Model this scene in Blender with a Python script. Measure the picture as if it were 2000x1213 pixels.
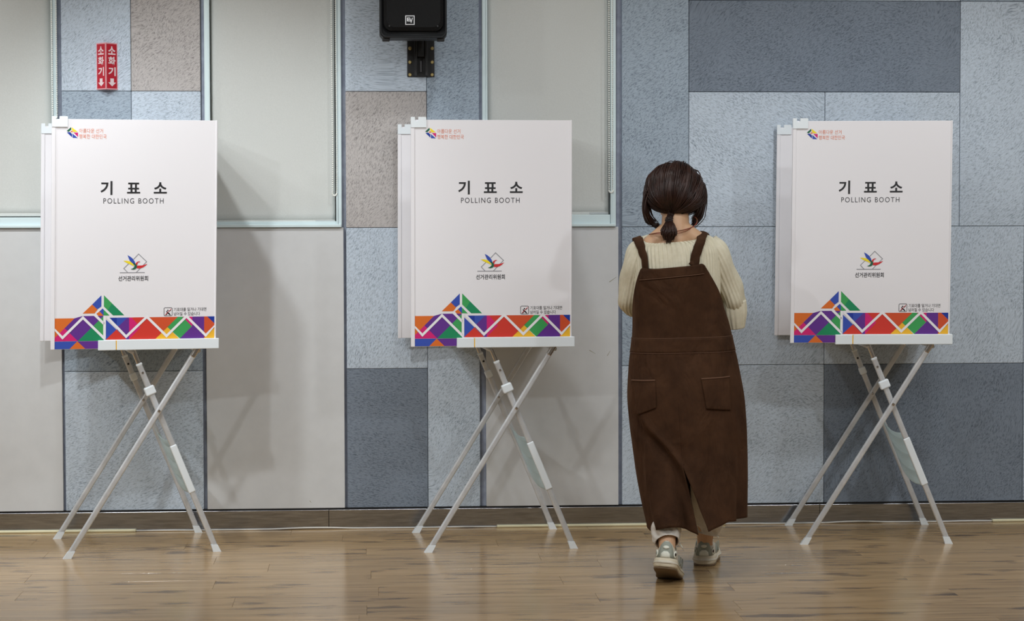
import bpy, bmesh, math, random
import numpy as np
from mathutils import Vector, Matrix, Euler
from mathutils.bvhtree import BVHTree

for o in list(bpy.data.objects):
    bpy.data.objects.remove(o, do_unlink=True)
SC = bpy.context.scene
COL = SC.collection
random.seed(7)
rng = np.random.default_rng(7)
PI = math.pi

# ------------------------------------------------------------------ camera
FPX, CAM_D, YAW, PITCH, ROLL, CAM_X, CAM_H = 4267.09, 9.49837, 0.0655105, 0.0407483, 0.00249392, -0.623134, 1.335
_r = np.array([math.cos(YAW), -math.sin(YAW), 0.0])
_f = np.array([math.sin(YAW) * math.cos(PITCH), math.cos(YAW) * math.cos(PITCH), -math.sin(PITCH)])
_u = np.cross(_r, _f)
CAM_P = np.array([CAM_X, -CAM_D, CAM_H])
cam_data = bpy.data.cameras.new('camera')
cam_data.sensor_width = 36.0
cam_data.lens = FPX / 2000 * 36.0
cam_data.clip_end = 60
cam = bpy.data.objects.new('camera', cam_data)
COL.objects.link(cam)
_R = Matrix(((_r[0], _u[0], -_f[0]), (_r[1], _u[1], -_f[1]), (_r[2], _u[2], -_f[2]))).to_4x4()
cam.matrix_world = Matrix.Translation(CAM_P) @ _R @ Matrix.Rotation(-ROLL, 4, 'Z')
SC.camera = cam


def onto(px, py, Y=0.0):
    """survey: the place on the vertical plane y = Y that photo point (px, py) shows"""
    a, b = px - 1000, py - 606.5
    c, s = math.cos(ROLL), math.sin(ROLL)
    X, Yy = c * a - s * b, s * a + c * b
    d = _f * FPX + _r * X - _u * Yy
    return CAM_P + d * (Y + CAM_D) / d[1]


# ------------------------------------------------------------------ world, lamps, exposure
world = bpy.data.worlds.new('world')
SC.world = world
world.use_nodes = True
world.node_tree.nodes['Background'].inputs[0].default_value = (0.55, 0.6, 0.7, 1)
world.node_tree.nodes['Background'].inputs[1].default_value = 0.1
SC.view_settings.view_transform = 'Standard'
SC.view_settings.look = 'None'
SC.view_settings.gamma = 1.0
SC.view_settings.use_curve_mapping = False
SC.view_settings.exposure = 0.0
LAMP = 0.93


def spot(loc, target, watt, size=0.06, angle=75, blend=0.6, col=(0.945, 0.985, 1.0)):
    l = bpy.data.lights.new('ceiling_spotlight', 'SPOT')
    l.energy = watt * LAMP
    l.shadow_soft_size = size
    l.spot_size = math.radians(angle)
    l.spot_blend = blend
    l.color = col
    o = bpy.data.objects.new('ceiling_spotlight', l)
    COL.objects.link(o)
    o.location = loc
    o.rotation_euler = (Vector(target) - Vector(loc)).to_track_quat('-Z', 'Y').to_euler()


def panel_lamp(loc, sx, sy, watt, col=(0.95, 0.98, 1.0)):
    l = bpy.data.lights.new('ceiling_panel_lamp', 'AREA')
    l.shape = 'RECTANGLE'
    l.size, l.size_y = sx, sy
    l.energy = watt * LAMP
    l.color = col
    o = bpy.data.objects.new('ceiling_panel_lamp', l)
    COL.objects.link(o)
    o.location = loc


# ceiling spots: a row near the wall, one beside the first window, a row further back; long ceiling panels behind
SPOTS = [  # position, aim, watts, radius, cone
    ((-3.5, -1.76, 3.15), (-2.9, -0.1, 0.8), 200, 0.07, 85),
    ((-1.76, -1.76, 3.15), (-1.15, -0.1, 0.4), 110, 0.06, 74),
    ((-0.1, -1.76, 3.15), (0.2, -0.1, 0.8), 44, 0.07, 85),
    ((1.6, -1.76, 3.15), (1.6, -0.1, 0.7), 60, 0.07, 85),
    ((3.3, -1.76, 3.15), (2.7, -0.1, 0.8), 50, 0.07, 85),
    ((-2.45, -2.5, 3.15), (-0.5, 0.0, 1.8), 26, 0.045, 56),
    ((-3.3, -7.2, 3.15), (-0.5, -0.3, 1.0), 190, 0.07, 38),
    ((-3.6, -5.2, 3.15), (-2.0, -0.3, 0.9), 10, 0.09, 50),
    ((-0.45, -6.2, 3.15), (-1.4, -0.3, 1.0), 26, 0.08, 46),
    ((2.2, -5.6, 3.15), (1.0, -0.3, 0.9), 146, 0.09, 50),
    ((-2.0, -3.4, 3.15), (-1.3, 0.0, 1.1), 100, 0.05, 41),  # extra spot added to brighten the second blind and the panels beside it
]
for p_, t_, w_, r_, a_ in SPOTS:
    spot(p_, t_, w_, r_, a_, 0.8)
PANELS = [(-3.6, 36), (-7.0, 6), (-10.4, 6)]  # unseen panels; rear rows kept faint to add reflection in the floor
for yy, ww in PANELS:
    for xx in (-2.4, 0.0, 2.4):
        panel_lamp((xx, yy, 3.17), 1.2, 0.3, ww)

# ------------------------------------------------------------------ materials


def srgb(r, g, b):
    f = lambda v: (v / 255 / 12.92) if v / 255 <= 0.04045 else ((v / 255 + 0.055) / 1.055) ** 2.4
    return (f(r), f(g), f(b), 1)


class Nt:
    def __init__(self, name):
        self.m = bpy.data.materials.new(name)
        self.m.use_nodes = True
        self.nt = self.m.node_tree
        self.b = self.nt.nodes['Principled BSDF']

    def n(self, t, **kw):
        nd = self.nt.nodes.new(t)
        for k, v in kw.items():
            if k.startswith('_'):
                setattr(nd, k[1:], v)
            else:
                nd.inputs[k].default_value = v
        return nd

    def l(self, a, b):
        self.nt.links.new(a, b)


def plain(name, c, rough=0.5, metal=0.0, spec=0.5, **kw):
    t = Nt(name)
    t.b.inputs['Base Color'].default_value = c if len(c) == 4 else (*c, 1)
    t.b.inputs['Roughness'].default_value = rough
    t.b.inputs['Metallic'].default_value = metal
    t.b.inputs['Specular IOR Level'].default_value = spec
    for k, v in kw.items():
        t.b.inputs[k.replace('_', ' ')].default_value = v
    return t.m


def ramp(t, stops):
    r = t.n('ShaderNodeValToRGB')
    e = r.color_ramp.elements
    while len(e) < len(stops):
        e.new(0.5)
    for i, (p, c) in enumerate(stops):
        e[i].position = p
        e[i].color = c
    return r


def fibre_panel(name, light, dark, strength=1.0):
    """compressed wood-wool acoustic panel: short fibres whose direction wanders"""
    t = Nt(name)
    tc = t.n('ShaderNodeTexCoord')
    oi = t.n('ShaderNodeObjectInfo')
    off = t.n('ShaderNodeVectorMath', _operation='SCALE')
    off.inputs[0].default_value = (7.3, 3.1, 5.7)
    t.l(oi.outputs['Random'], off.inputs['Scale'])
    add = t.n('ShaderNodeVectorMath', _operation='ADD')
    t.l(tc.outputs['Object'], add.inputs[0])
    t.l(off.outputs[0], add.inputs[1])
    low = t.n('ShaderNodeTexNoise', Scale=2.2, Detail=2.0)
    t.l(add.outputs[0], low.inputs['Vector'])
    ang = t.n('ShaderNodeMath', _operation='MULTIPLY_ADD')
    ang.inputs[1].default_value = 0.95
    t.l(low.outputs['Fac'], ang.inputs[0])
    oa = t.n('ShaderNodeMath', _operation='MULTIPLY_ADD')
    oa.inputs[1].default_value = 1.6
    oa.inputs[2].default_value = -0.9
    t.l(oi.outputs['Random'], oa.inputs[0])
    t.l(oa.outputs[0], ang.inputs[2])
    rot = t.n('ShaderNodeVectorRotate', _rotation_type='Y_AXIS')
    t.l(tc.outputs['Object'], rot.inputs['Vector'])
    t.l(ang.outputs[0], rot.inputs['Angle'])
    mp = t.n('ShaderNodeMapping')
    mp.inputs['Scale'].default_value = (62, 185, 185)
    t.l(rot.outputs[0], mp.inputs['Vector'])
    fib = t.n('ShaderNodeTexNoise', Scale=1.0, Detail=3.0, Roughness=0.6, Distortion=0.4)
    t.l(mp.outputs[0], fib.inputs['Vector'])
    mp2 = t.n('ShaderNodeMapping')
    mp2.inputs['Scale'].default_value = (110, 320, 320)
    mp2.inputs['Rotation'].default_value = (0, 0.7, 0)
    t.l(rot.outputs[0], mp2.inputs['Vector'])
    fib2 = t.n('ShaderNodeTexNoise', Scale=1.0, Detail=2.0, Roughness=0.6)
    t.l(mp2.outputs[0], fib2.inputs['Vector'])
    mix = t.n('ShaderNodeMath', _operation='MULTIPLY_ADD')
    mix.inputs[1].default_value = 0.45
    t.l(fib2.outputs['Fac'], mix.inputs[0])
    sc = t.n('ShaderNodeMath', _operation='MULTIPLY')
    sc.inputs[1].default_value = 0.55
    t.l(fib.outputs['Fac'], sc.inputs[0])
    t.l(sc.outputs[0], mix.inputs[2])
    mot = t.n('ShaderNodeTexNoise', Scale=5.0, Detail=4.0, Roughness=0.6)
    t.l(add.outputs[0], mot.inputs['Vector'])
    mo = t.n('ShaderNodeMath', _operation='MULTIPLY_ADD')
    mo.inputs[1].default_value = 0.16
    mo.inputs[2].default_value = -0.08
    t.l(mot.outputs['Fac'], mo.inputs[0])
    sm = t.n('ShaderNodeMath', _operation='ADD')
    t.l(mix.outputs[0], sm.inputs[0])
    t.l(mo.outputs[0], sm.inputs[1])
    mid = tuple(0.45 * a + 0.55 * b for a, b in zip(dark, light))
    hi = tuple(min(1, 1.08 * b) for b in light)
    rp = ramp(t, [(0.30, dark), (0.42, mid), (0.52, light), (0.68, (hi[0], hi[1], hi[2], 1))])
    t.l(sm.outputs[0], rp.inputs[0])
    t.l(rp.outputs[0], t.b.inputs['Base Color'])
    bp = t.n('ShaderNodeBump', Strength=0.35 * strength, Distance=0.003)
    t.l(sm.outputs[0], bp.inputs['Height'])
    t.l(bp.outputs[0], t.b.inputs['Normal'])
    t.b.inputs['Roughness'].default_value = 0.9
    t.b.inputs['Specular IOR Level'].default_value = 0.15
    return t.m


def mottled(name, c1, c2, scale, rough, bump=0.0, stretch=(1, 1, 1), metal=0.0, detail=4, spec=0.5):
    t = Nt(name)
    tc = t.n('ShaderNodeTexCoord')
    mp = t.n('ShaderNodeMapping')
    mp.inputs['Scale'].default_value = stretch
    t.l(tc.outputs['Object'], mp.inputs['Vector'])
    nz = t.n('ShaderNodeTexNoise', Scale=scale, Detail=detail, Roughness=0.6)
    t.l(mp.outputs[0], nz.inputs['Vector'])
    rp = ramp(t, [(0.3, c1), (0.7, c2)])
    t.l(nz.outputs['Fac'], rp.inputs[0])
    t.l(rp.outputs[0], t.b.inputs['Base Color'])
    t.b.inputs['Roughness'].default_value = rough
    t.b.inputs['Metallic'].default_value = metal
    t.b.inputs['Specular IOR Level'].default_value = spec
    if bump:
        bp = t.n('ShaderNodeBump', Strength=bump, Distance=0.002)
        t.l(nz.outputs['Fac'], bp.inputs['Height'])
        t.l(bp.outputs[0], t.b.inputs['Normal'])
    return t.m


def wood_floor():
    t = Nt('laminate_oak')
    tc = t.n('ShaderNodeTexCoord')
    oi = t.n('ShaderNodeObjectInfo')
    cmb = t.n('ShaderNodeCombineXYZ')
    ml = t.n('ShaderNodeMath', _operation='MULTIPLY')
    ml.inputs[1].default_value = 37.0
    t.l(oi.outputs['Random'], ml.inputs[0])
    t.l(ml.outputs[0], cmb.inputs['Y'])
    t.l(ml.outputs[0], cmb.inputs['X'])
    add = t.n('ShaderNodeVectorMath', _operation='ADD')
    t.l(tc.outputs['Object'], add.inputs[0])
    t.l(cmb.outputs[0], add.inputs[1])
    mp = t.n('ShaderNodeMapping')
    mp.inputs['Scale'].default_value = (1.2, 15, 1)
    t.l(add.outputs[0], mp.inputs['Vector'])
    g = t.n('ShaderNodeTexNoise', Scale=1.6, Detail=3.0, Roughness=0.55, Distortion=0.5)
    t.l(mp.outputs[0], g.inputs['Vector'])
    mp2 = t.n('ShaderNodeMapping')
    mp2.inputs['Scale'].default_value = (2.4, 8, 1)
    t.l(add.outputs[0], mp2.inputs['Vector'])
    k = t.n('ShaderNodeTexNoise', Scale=1.5, Detail=3.0, Roughness=0.5)
    t.l(mp2.outputs[0], k.inputs['Vector'])
    base = ramp(t, [(0.26, srgb(147, 119, 83)), (0.42, srgb(172, 142, 100)), (0.6, srgb(187, 156, 112)), (0.8, srgb(199, 170, 127))])
    t.l(g.outputs['Fac'], base.inputs[0])
    kn = ramp(t, [(0.57, (1, 1, 1, 1)), (0.72, srgb(138, 126, 122))])
    t.l(k.outputs['Fac'], kn.inputs[0])
    mx = t.n('ShaderNodeMix', _data_type='RGBA', _blend_type='MULTIPLY')
    mx.inputs[0].default_value = 1.0
    t.l(base.outputs[0], mx.inputs[6])
    t.l(kn.outputs[0], mx.inputs[7])
    tone = ramp(t, [(0.0, (0.90, 0.90, 0.90, 1)), (1.0, (1.04, 1.03, 1.02, 1))])
    t.l(oi.outputs['Random'], tone.inputs[0])
    mx2 = t.n('ShaderNodeMix', _data_type='RGBA', _blend_type='MULTIPLY')
    mx2.inputs[0].default_value = 1.0
    t.l(mx.outputs[2], mx2.inputs[6])
    t.l(tone.outputs[0], mx2.inputs[7])
    t.l(mx2.outputs[2], t.b.inputs['Base Color'])
    t.b.inputs['Roughness'].default_value = 0.17
    t.b.inputs['Specular IOR Level'].default_value = 0.55
    bp = t.n('ShaderNodeBump', Strength=0.12, Distance=0.001)
    t.l(g.outputs['Fac'], bp.inputs['Height'])
    t.l(bp.outputs[0], t.b.inputs['Normal'])
    return t.m


M = {}
M['pan_light'] = fibre_panel('fibre_panel_pale_blue', srgb(192, 203, 215), srgb(122, 133, 146))
M['pan_mid'] = fibre_panel('fibre_panel_blue_grey', srgb(161, 174, 187), srgb(92, 103, 116))
M['pan_dark'] = fibre_panel('fibre_panel_slate', srgb(126, 136, 149), srgb(79, 87, 98))
M['pan_beige'] = fibre_panel('fibre_panel_taupe', srgb(182, 177, 175), srgb(110, 106, 105))
M['backing'] = mottled('grey_backing', srgb(128, 134, 150), srgb(150, 157, 172), 30, 0.8)
M['board'] = mottled('beige_laminate_board', srgb(200, 201, 202), srgb(205, 206, 207), 12, 0.38, 0.02)
M['blind'] = mottled('blind_cloth', srgb(196, 198, 195), srgb(203, 205, 202), 220, 0.85, 0.15, (1, 1, 1))
M['frame'] = plain('pale_window_profile', srgb(210, 226, 229), 0.3)
M['steel'] = mottled('brushed_steel', srgb(152, 153, 156), srgb(188, 190, 194), 9, 0.22, 0.03, (1, 1, 14), metal=1.0)
M['ivory'] = plain('ivory_cable_cover', srgb(226, 220, 186), 0.45)
M['white_cable'] = plain('white_cable', srgb(215, 213, 208), 0.5)
M['wood'] = wood_floor()
M['plaster'] = plain('white_plaster', srgb(208, 206, 202), 0.9)
M['ceiling'] = plain('white_ceiling', srgb(222, 222, 220), 0.9)
M['glass'] = plain('night_glass', srgb(40, 48, 55), 0.05)
M['sheet'] = plain('white_corrugated_sheet', srgb(228, 226, 230), 0.45)
M['white_plastic'] = plain('white_plastic', srgb(226, 233, 238), 0.35)
M['alu'] = mottled('satin_aluminium', srgb(198, 201, 205), srgb(214, 216, 219), 30, 0.3, 0.0, (1, 1, 1), metal=0.35)
M['alu_bright'] = plain('bright_aluminium', srgb(215, 213, 212), 0.16, 1.0)
def thin_sheet():
    t = Nt('pale_plastic_sheet')
    t.b.inputs['Base Color'].default_value = srgb(232, 242, 244)
    t.b.inputs['Roughness'].default_value = 0.4
    tr = t.n('ShaderNodeBsdfTranslucent')
    tr.inputs['Color'].default_value = srgb(232, 244, 246)
    mx = t.n('ShaderNodeMixShader')
    mx.inputs[0].default_value = 0.68
    t.l(t.b.outputs[0], mx.inputs[1])
    t.l(tr.outputs[0], mx.inputs[2])
    t.l(mx.outputs[0], t.nt.nodes['Material Output'].inputs['Surface'])
    return t.m


M['mesh_sheet'] = thin_sheet()
M['black_text'] = plain('print_black', srgb(28, 28, 32), 0.5)
M['dark_text'] = plain('print_charcoal', srgb(55, 55, 60), 0.5)
M['orange_text'] = plain('print_salmon', srgb(222, 128, 92), 0.5)
for nm, c in dict(orange=(214, 106, 34), purple=(94, 42, 138), pink=(206, 24, 112), blue=(48, 76, 172), navy=(14, 50, 150),
                  green=(14, 134, 88), lgreen=(56, 156, 84), red=(206, 52, 40), rust=(204, 78, 38), yellow=(236, 180, 44),
                  white=(232, 230, 234), grey=(140, 140, 146), lemon=(238, 214, 30), crimson=(204, 40, 46), dgreen=(20, 92, 66)).items():
    M['p_' + nm] = plain('print_' + nm, srgb(*c), 0.45)
M['spk_black'] = plain('speaker_black_plastic', srgb(20, 21, 23), 0.5, 0.0, 0.25)
M['spk_grille'] = mottled('speaker_grille_metal', srgb(10, 10, 11), srgb(20, 20, 21), 400, 0.6, 0.4, spec=0.15)
M['bracket'] = plain('black_painted_steel', srgb(18, 18, 20), 0.4)
M['brass'] = plain('brass_bolt', srgb(178, 160, 110), 0.35, 0.8)
M['silver'] = plain('badge_silver', srgb(215, 215, 218), 0.3, 0.3)
M['sign_red'] = plain('sign_red', srgb(186, 24, 44), 0.4)
M['sign_pink'] = plain('sign_edge_pink', srgb(226, 160, 166), 0.4)
M['sign_white'] = plain('sign_white', srgb(236, 214, 216), 0.4)
M['skin'] = mottled('skin', srgb(198, 156, 122), srgb(208, 168, 134), 14, 0.5, 0.03)
M['skin'].node_tree.nodes['Principled BSDF'].inputs['Subsurface Weight'].default_value = 0.08
M['knit'] = mottled('cream_knit', srgb(206, 200, 178), srgb(216, 210, 190), 60, 0.9, 0.2, spec=0.1)
M['cord'] = None
M['trouser'] = mottled('cream_cotton', srgb(206, 200, 192), srgb(220, 215, 208), 40, 0.9, 0.2, spec=0.1)
M['shoe'] = mottled('shoe_cream', srgb(200, 194, 178), srgb(214, 208, 194), 40, 0.6, 0.1)
M['shoe_grey'] = plain('shoe_sage_grey', srgb(150, 156, 146), 0.7)
M['shoe_pale'] = plain('shoe_pale_patch', srgb(222, 224, 212), 0.5)
M['sole'] = plain('shoe_sole_foam', srgb(210, 200, 178), 0.7)
M['outsole'] = plain('shoe_rubber_brown', srgb(108, 90, 68), 0.8)
M['hair'] = mottled('dark_brown_hair', srgb(24, 15, 13), srgb(60, 36, 29), 30, 0.36, 0.0, (1, 1, 0.2), spec=0.36)
M['cord_neck'] = mottled('braided_cord', srgb(110, 84, 50), srgb(150, 60, 60), 60, 0.6)
M['eye'] = plain('eye_white', srgb(230, 228, 224), 0.2)
M['lash'] = plain('iris_dark', srgb(40, 26, 20), 0.2)


def corduroy():
    t = Nt('brown_corduroy')
    tc = t.n('ShaderNodeTexCoord')
    nz = t.n('ShaderNodeTexNoise', Scale=9.0, Detail=5.0, Roughness=0.65)
    t.l(tc.outputs['Object'], nz.inputs['Vector'])
    rp = ramp(t, [(0.3, srgb(50, 33, 23)), (0.7, srgb(72, 49, 34))])
    t.l(nz.outputs['Fac'], rp.inputs[0])
    t.l(rp.outputs[0], t.b.inputs['Base Color'])
    wv = t.n('ShaderNodeTexNoise', Scale=1.0, Detail=2.0)
    mp = t.n('ShaderNodeMapping')
    mp.inputs['Scale'].default_value = (420, 420, 30)
    t.l(tc.outputs['Object'], mp.inputs['Vector'])
    t.l(mp.outputs[0], wv.inputs['Vector'])
    bp = t.n('ShaderNodeBump', Strength=0.35, Distance=0.002)
    t.l(wv.outputs['Fac'], bp.inputs['Height'])
    wr = t.n('ShaderNodeTexNoise', Scale=7.0, Detail=3.0, Roughness=0.5, Distortion=0.8)
    mp3 = t.n('ShaderNodeMapping')
    mp3.inputs['Scale'].default_value = (1.5, 1.5, 0.7)
    mp3.inputs['Rotation'].default_value = (0.0, 0.35, 0.0)
    t.l(tc.outputs['Object'], mp3.inputs['Vector'])
    t.l(mp3.outputs[0], wr.inputs['Vector'])
    bp2 = t.n('ShaderNodeBump', Strength=0.8, Distance=0.03)
    t.l(wr.outputs['Fac'], bp2.inputs['Height'])
    t.l(bp.outputs[0], bp2.inputs['Normal'])
    t.l(bp2.outputs[0], t.b.inputs['Normal'])
    t.b.inputs['Roughness'].default_value = 0.95
    t.b.inputs['Specular IOR Level'].default_value = 0.1
    t.b.inputs['Sheen Weight'].default_value = 0.18
    t.b.inputs['Sheen Tint'].default_value = srgb(150, 110, 80)
    return t.m


M['cord'] = corduroy()
M['seam'] = plain('corduroy_seam_thread', srgb(92, 64, 47), 0.9)

# ------------------------------------------------------------------ object helpers


def link(o, parent=None):
    COL.objects.link(o)
    if parent is not None:
        o.parent = parent
    return o


def from_mesh(name, me, mat, parent=None, smooth=False, loc=(0, 0, 0)):
    o = bpy.data.objects.new(name, me)
    link(o, parent)
    o.location = loc
    if mat is not None:
        mats = mat if isinstance(mat, (list, tuple)) else [mat]
        if len(me.materials) == 0:
            for m in mats:
                me.materials.append(m)
    if smooth:
        me.polygons.foreach_set('use_smooth', [True] * len(me.polygons))
    return o


def mk(name, verts, faces, mat, parent=None, smooth=False, loc=(0, 0, 0), midx=None):
    me = bpy.data.meshes.new(name)
    me.from_pydata([tuple(v) for v in verts], [], faces)
    if midx is not None:
        me.polygons.foreach_set('material_index', midx)
    me.update()
    return from_mesh(name, me, mat, parent, smooth, loc)


def empty(name, loc=(0, 0, 0), rz=0.0):
    e = bpy.data.objects.new(name, None)
    COL.objects.link(e)
    e.location = loc
    e.rotation_euler = (0, 0, rz)
    e.empty_display_size = 0.1
    return e


def tag(o, label=None, cat=None, group=None, kind=None):
    if label:
        o['label'] = label
    if cat:
        o['category'] = cat
    if group:
        o['group'] = group
    if kind:
        o['kind'] = kind
    return o


def bm_box(bm, x0, x1, y0, y1, z0, z1, bev=0.0, seg=2):
    r = bmesh.ops.create_cube(bm, size=1.0)
    bmesh.ops.scale(bm, vec=(x1 - x0, y1 - y0, z1 - z0), verts=r['verts'])
    bmesh.ops.translate(bm, vec=((x0 + x1) / 2, (y0 + y1) / 2, (z0 + z1) / 2), verts=r['verts'])
    if bev:
        es = set()
        for v in r['verts']:
            es.update(v.link_edges)
        bmesh.ops.bevel(bm, geom=list(es), offset=bev, segments=seg, affect='EDGES', profile=0.5)


def bm_obj(name, bm, mat, parent=None, smooth=False, loc=(0, 0, 0)):
    me = bpy.data.meshes.new(name)
    bm.to_mesh(me)
    bm.free()
    return from_mesh(name, me, mat, parent, smooth, loc)


def box(name, x0, x1, y0, y1, z0, z1, mat, parent=None, bev=0.0, seg=2, centre=False):
    bm = bmesh.new()
    if centre:
        c = ((x0 + x1) / 2, (y0 + y1) / 2, (z0 + z1) / 2)
        bm_box(bm, x0 - c[0], x1 - c[0], y0 - c[1], y1 - c[1], z0 - c[2], z1 - c[2], bev, seg)
        return bm_obj(name, bm, mat, parent, False, c)
    bm_box(bm, x0, x1, y0, y1, z0, z1, bev, seg)
    return bm_obj(name, bm, mat, parent)


def catmull(pts, n):
    P = np.array(pts, float)
    P = np.vstack([2 * P[0] - P[1], P, 2 * P[-1] - P[-2]])
    m = len(P) - 3
    out = []
    for t in np.linspace(0, m, n):
        i = min(int(t), m - 1)
        u = t - i
        a, b, c, d = P[i], P[i + 1], P[i + 2], P[i + 3]
        out.append(0.5 * (2 * b + (c - a) * u + (2 * a - 5 * b + 4 * c - d) * u * u + (3 * b - a - 3 * c + d) * u ** 3))
    return np.array(out)


def loft(rings, closed=True, cap0=False, cap1=False):
    n = len(rings[0])
    V = [p for r in rings for p in r]
    F = []
    for i in range(len(rings) - 1):
        for j in range(n if closed else n - 1):
            k = (j + 1) % n
            F.append((i * n + j, i * n + k, (i + 1) * n + k, (i + 1) * n + j))
    if cap0:
        F.append(tuple(reversed(range(n))))
    if cap1:
        F.append(tuple(range((len(rings) - 1) * n, len(rings) * n)))
    return V, F


def frames(path):
    P = np.array(path, float)
    T = np.gradient(P, axis=0)
    T /= np.linalg.norm(T, axis=1)[:, None] + 1e-12
    up = np.array([0.0, 1.0, 0.0]) if abs(T[0][1]) < 0.8 else np.array([1.0, 0, 0])
    N = []
    a = up - T[0] * (up @ T[0])
    a /= np.linalg.norm(a)
    for t in T:
        a = a - t * (a @ t)
        a /= np.linalg.norm(a) + 1e-12
        N.append(a.copy())
    N = np.array(N)
    return P, T, N, np.cross(T, N)


def tube(path, rad, n=8, cap=True, rib=0, ribamp=0.0):
    P, T, N, B = frames(path)
    R = np.broadcast_to(np.asarray(rad, float), (len(P),))
    th = np.linspace(0, 2 * PI, n, endpoint=False)
    rings = []
    for i in range(len(P)):
        r = R[i] * np.ones(n)
        if rib:
            r = r + ribamp * np.cos(rib * th)
        rings.append(P[i] + np.outer(r * np.cos(th), N[i]) + np.outer(r * np.sin(th), B[i]))
    return loft(rings, True, cap, cap)


def join_vf(parts):
    V, F = [], []
    for v, f in parts:
        o = len(V)
        V += [tuple(p) for p in v]
        F += [tuple(i + o for i in q) for q in f]
    return V, F


def capsule(p0, r0, p1, r1, n=14, m=5):
    p0, p1 = np.array(p0, float), np.array(p1, float)
    d = p1 - p0
    L = np.linalg.norm(d)
    d = d / (L + 1e-9)
    path, rad = [], []
    for k in range(m + 1):
        a = PI / 2 * (1 - k / m)
        path.append(p0 - d * r0 * math.sin(a) * 1.0)
        rad.append(max(1e-4, r0 * math.cos(a)))
    for k in range(m + 1):
        a = PI / 2 * (k / m)
        path.append(p1 + d * r1 * math.sin(a))
        rad.append(max(1e-4, r1 * math.cos(a)))
    P = np.array(path)
    up = np.array([0.0, 1, 0]) if abs(d[1]) < 0.8 else np.array([1.0, 0, 0])
    a = np.cross(d, up)
    a /= np.linalg.norm(a)
    b = np.cross(d, a)
    th = np.linspace(0, 2 * PI, n, endpoint=False)
    rings = [P[i] + rad[i] * (np.outer(np.cos(th), a) + np.outer(np.sin(th), b)) for i in range(len(P))]
    return loft(rings, True, True, True)


def ellipsoid(c, r, n=24, m=16, rot=None):
    V, F = [], []
    c = np.array(c, float)
    for i in range(m + 1):
        t = PI * i / m
        for j in range(n):
            p = 2 * PI * j / n
            q = np.array([r[0] * math.sin(t) * math.cos(p), r[1] * math.sin(t) * math.sin(p), r[2] * math.cos(t)])
            if rot is not None:
                q = np.array(rot) @ q
            V.append(c + q)
    for i in range(m):
        for j in range(n):
            k = (j + 1) % n
            F.append((i * n + j, (i + 1) * n + j, (i + 1) * n + k, i * n + k))
    return V, F


def bake(o):
    """apply an object's modifiers into its mesh"""
    dg = bpy.context.evaluated_depsgraph_get()
    me = bpy.data.meshes.new_from_object(o.evaluated_get(dg))
    o.modifiers.clear()
    old = o.data
    o.data = me
    bpy.data.meshes.remove(old)
    return o


def solid(o, th, offset=0.0):
    m = o.modifiers.new('thickness', 'SOLIDIFY')
    m.thickness = th
    m.offset = offset
    return o


# lettering: the built-in font, filled flat and fitted to a box x0..x1, z0..z1
_txt = {}


def text_vf(s, bold=0.0, space=1.0):
    key = (s, bold, space)
    if key not in _txt:
        cu = bpy.data.curves.new('lettering', 'FONT')
        cu.body = s
        cu.offset = bold
        cu.space_character = space
        cu.resolution_u = 4
        o = bpy.data.objects.new('lettering', cu)
        COL.objects.link(o)
        bpy.context.view_layer.update()
        dg = bpy.context.evaluated_depsgraph_get()
        me = bpy.data.meshes.new_from_object(o.evaluated_get(dg))
        V = np.array([v.co[:] for v in me.vertices])
        F = [tuple(p.vertices) for p in me.polygons]
        bpy.data.objects.remove(o, do_unlink=True)
        bpy.data.meshes.remove(me)
        _txt[key] = (V, F)
    return _txt[key]


def fit_text(s, x0, x1, z0, z1, y, bold=0.0, space=1.0):
    V, F = text_vf(s, bold, space)
    lo, hi = V.min(0), V.max(0)
    out = [((v[0] - lo[0]) / (hi[0] - lo[0]) * (x1 - x0) + x0, y, (v[1] - lo[1]) / (hi[1] - lo[1]) * (z1 - z0) + z0) for v in V]
    return out, F


# ================================================================== the room
ROOM_X, ROOM_Y, ROOM_Z = 4.4, -12.0, 3.2
floor = tag(box('floor', -ROOM_X, ROOM_X, ROOM_Y, 0.25, -0.12, -0.012, M['plaster']), kind='structure')
PW, PL, GAP = 0.192, 1.285, 0.0007


def plank_mesh(l, w):
    bm = bmesh.new()
    bm_box(bm, -l / 2, l / 2, -w / 2, w / 2, -0.012, 0.0)
    top = [e for e in bm.edges if all(abs(v.co.z) < 1e-6 for v in e.verts)]
    bmesh.ops.bevel(bm, geom=top, offset=0.0005, segments=1, affect='EDGES')
    me = bpy.data.meshes.new('plank')
    bm.to_mesh(me)
    bm.free()
    me.materials.append(M['wood'])
    return me


PLANK = plank_mesh(PL - GAP, PW - GAP)
rest = []
row = 0
y = -0.0
while y > ROOM_Y:
    off = random.uniform(0, PL)
    x = -ROOM_X - off + 0.0
    while x < ROOM_X:
        xc, yc = x + PL / 2, y - PW / 2
        if y > -3.3 and -3.4 < xc < 3.6:
            o = bpy.data.objects.new('plank', PLANK)
            link(o, floor)
            o.location = (xc, yc, 0)
        else:
            rest.append((max(x, -ROOM_X) + GAP / 2, min(x + PL, ROOM_X) - GAP / 2, y - PW + GAP / 2, y - GAP / 2))
        x += PL
    y -= PW
V, F = [], []
for a, b, c, d in rest:
    if b - a < 0.01:
        continue
    n = len(V)
    V += [(a, c, 0), (b, c, 0), (b, d, 0), (a, d, 0), (a, c, -0.012), (b, c, -0.012), (b, d, -0.012), (a, d, -0.012)]
    F += [(n, n + 1, n + 2, n + 3), (n, n + 4, n + 5, n + 1), (n + 1, n + 5, n + 6, n + 2), (n + 2, n + 6, n + 7, n + 3), (n + 3, n + 7, n + 4, n)]
tag(mk('plank_field', V, F, M['wood'], floor), kind='stuff')

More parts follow.
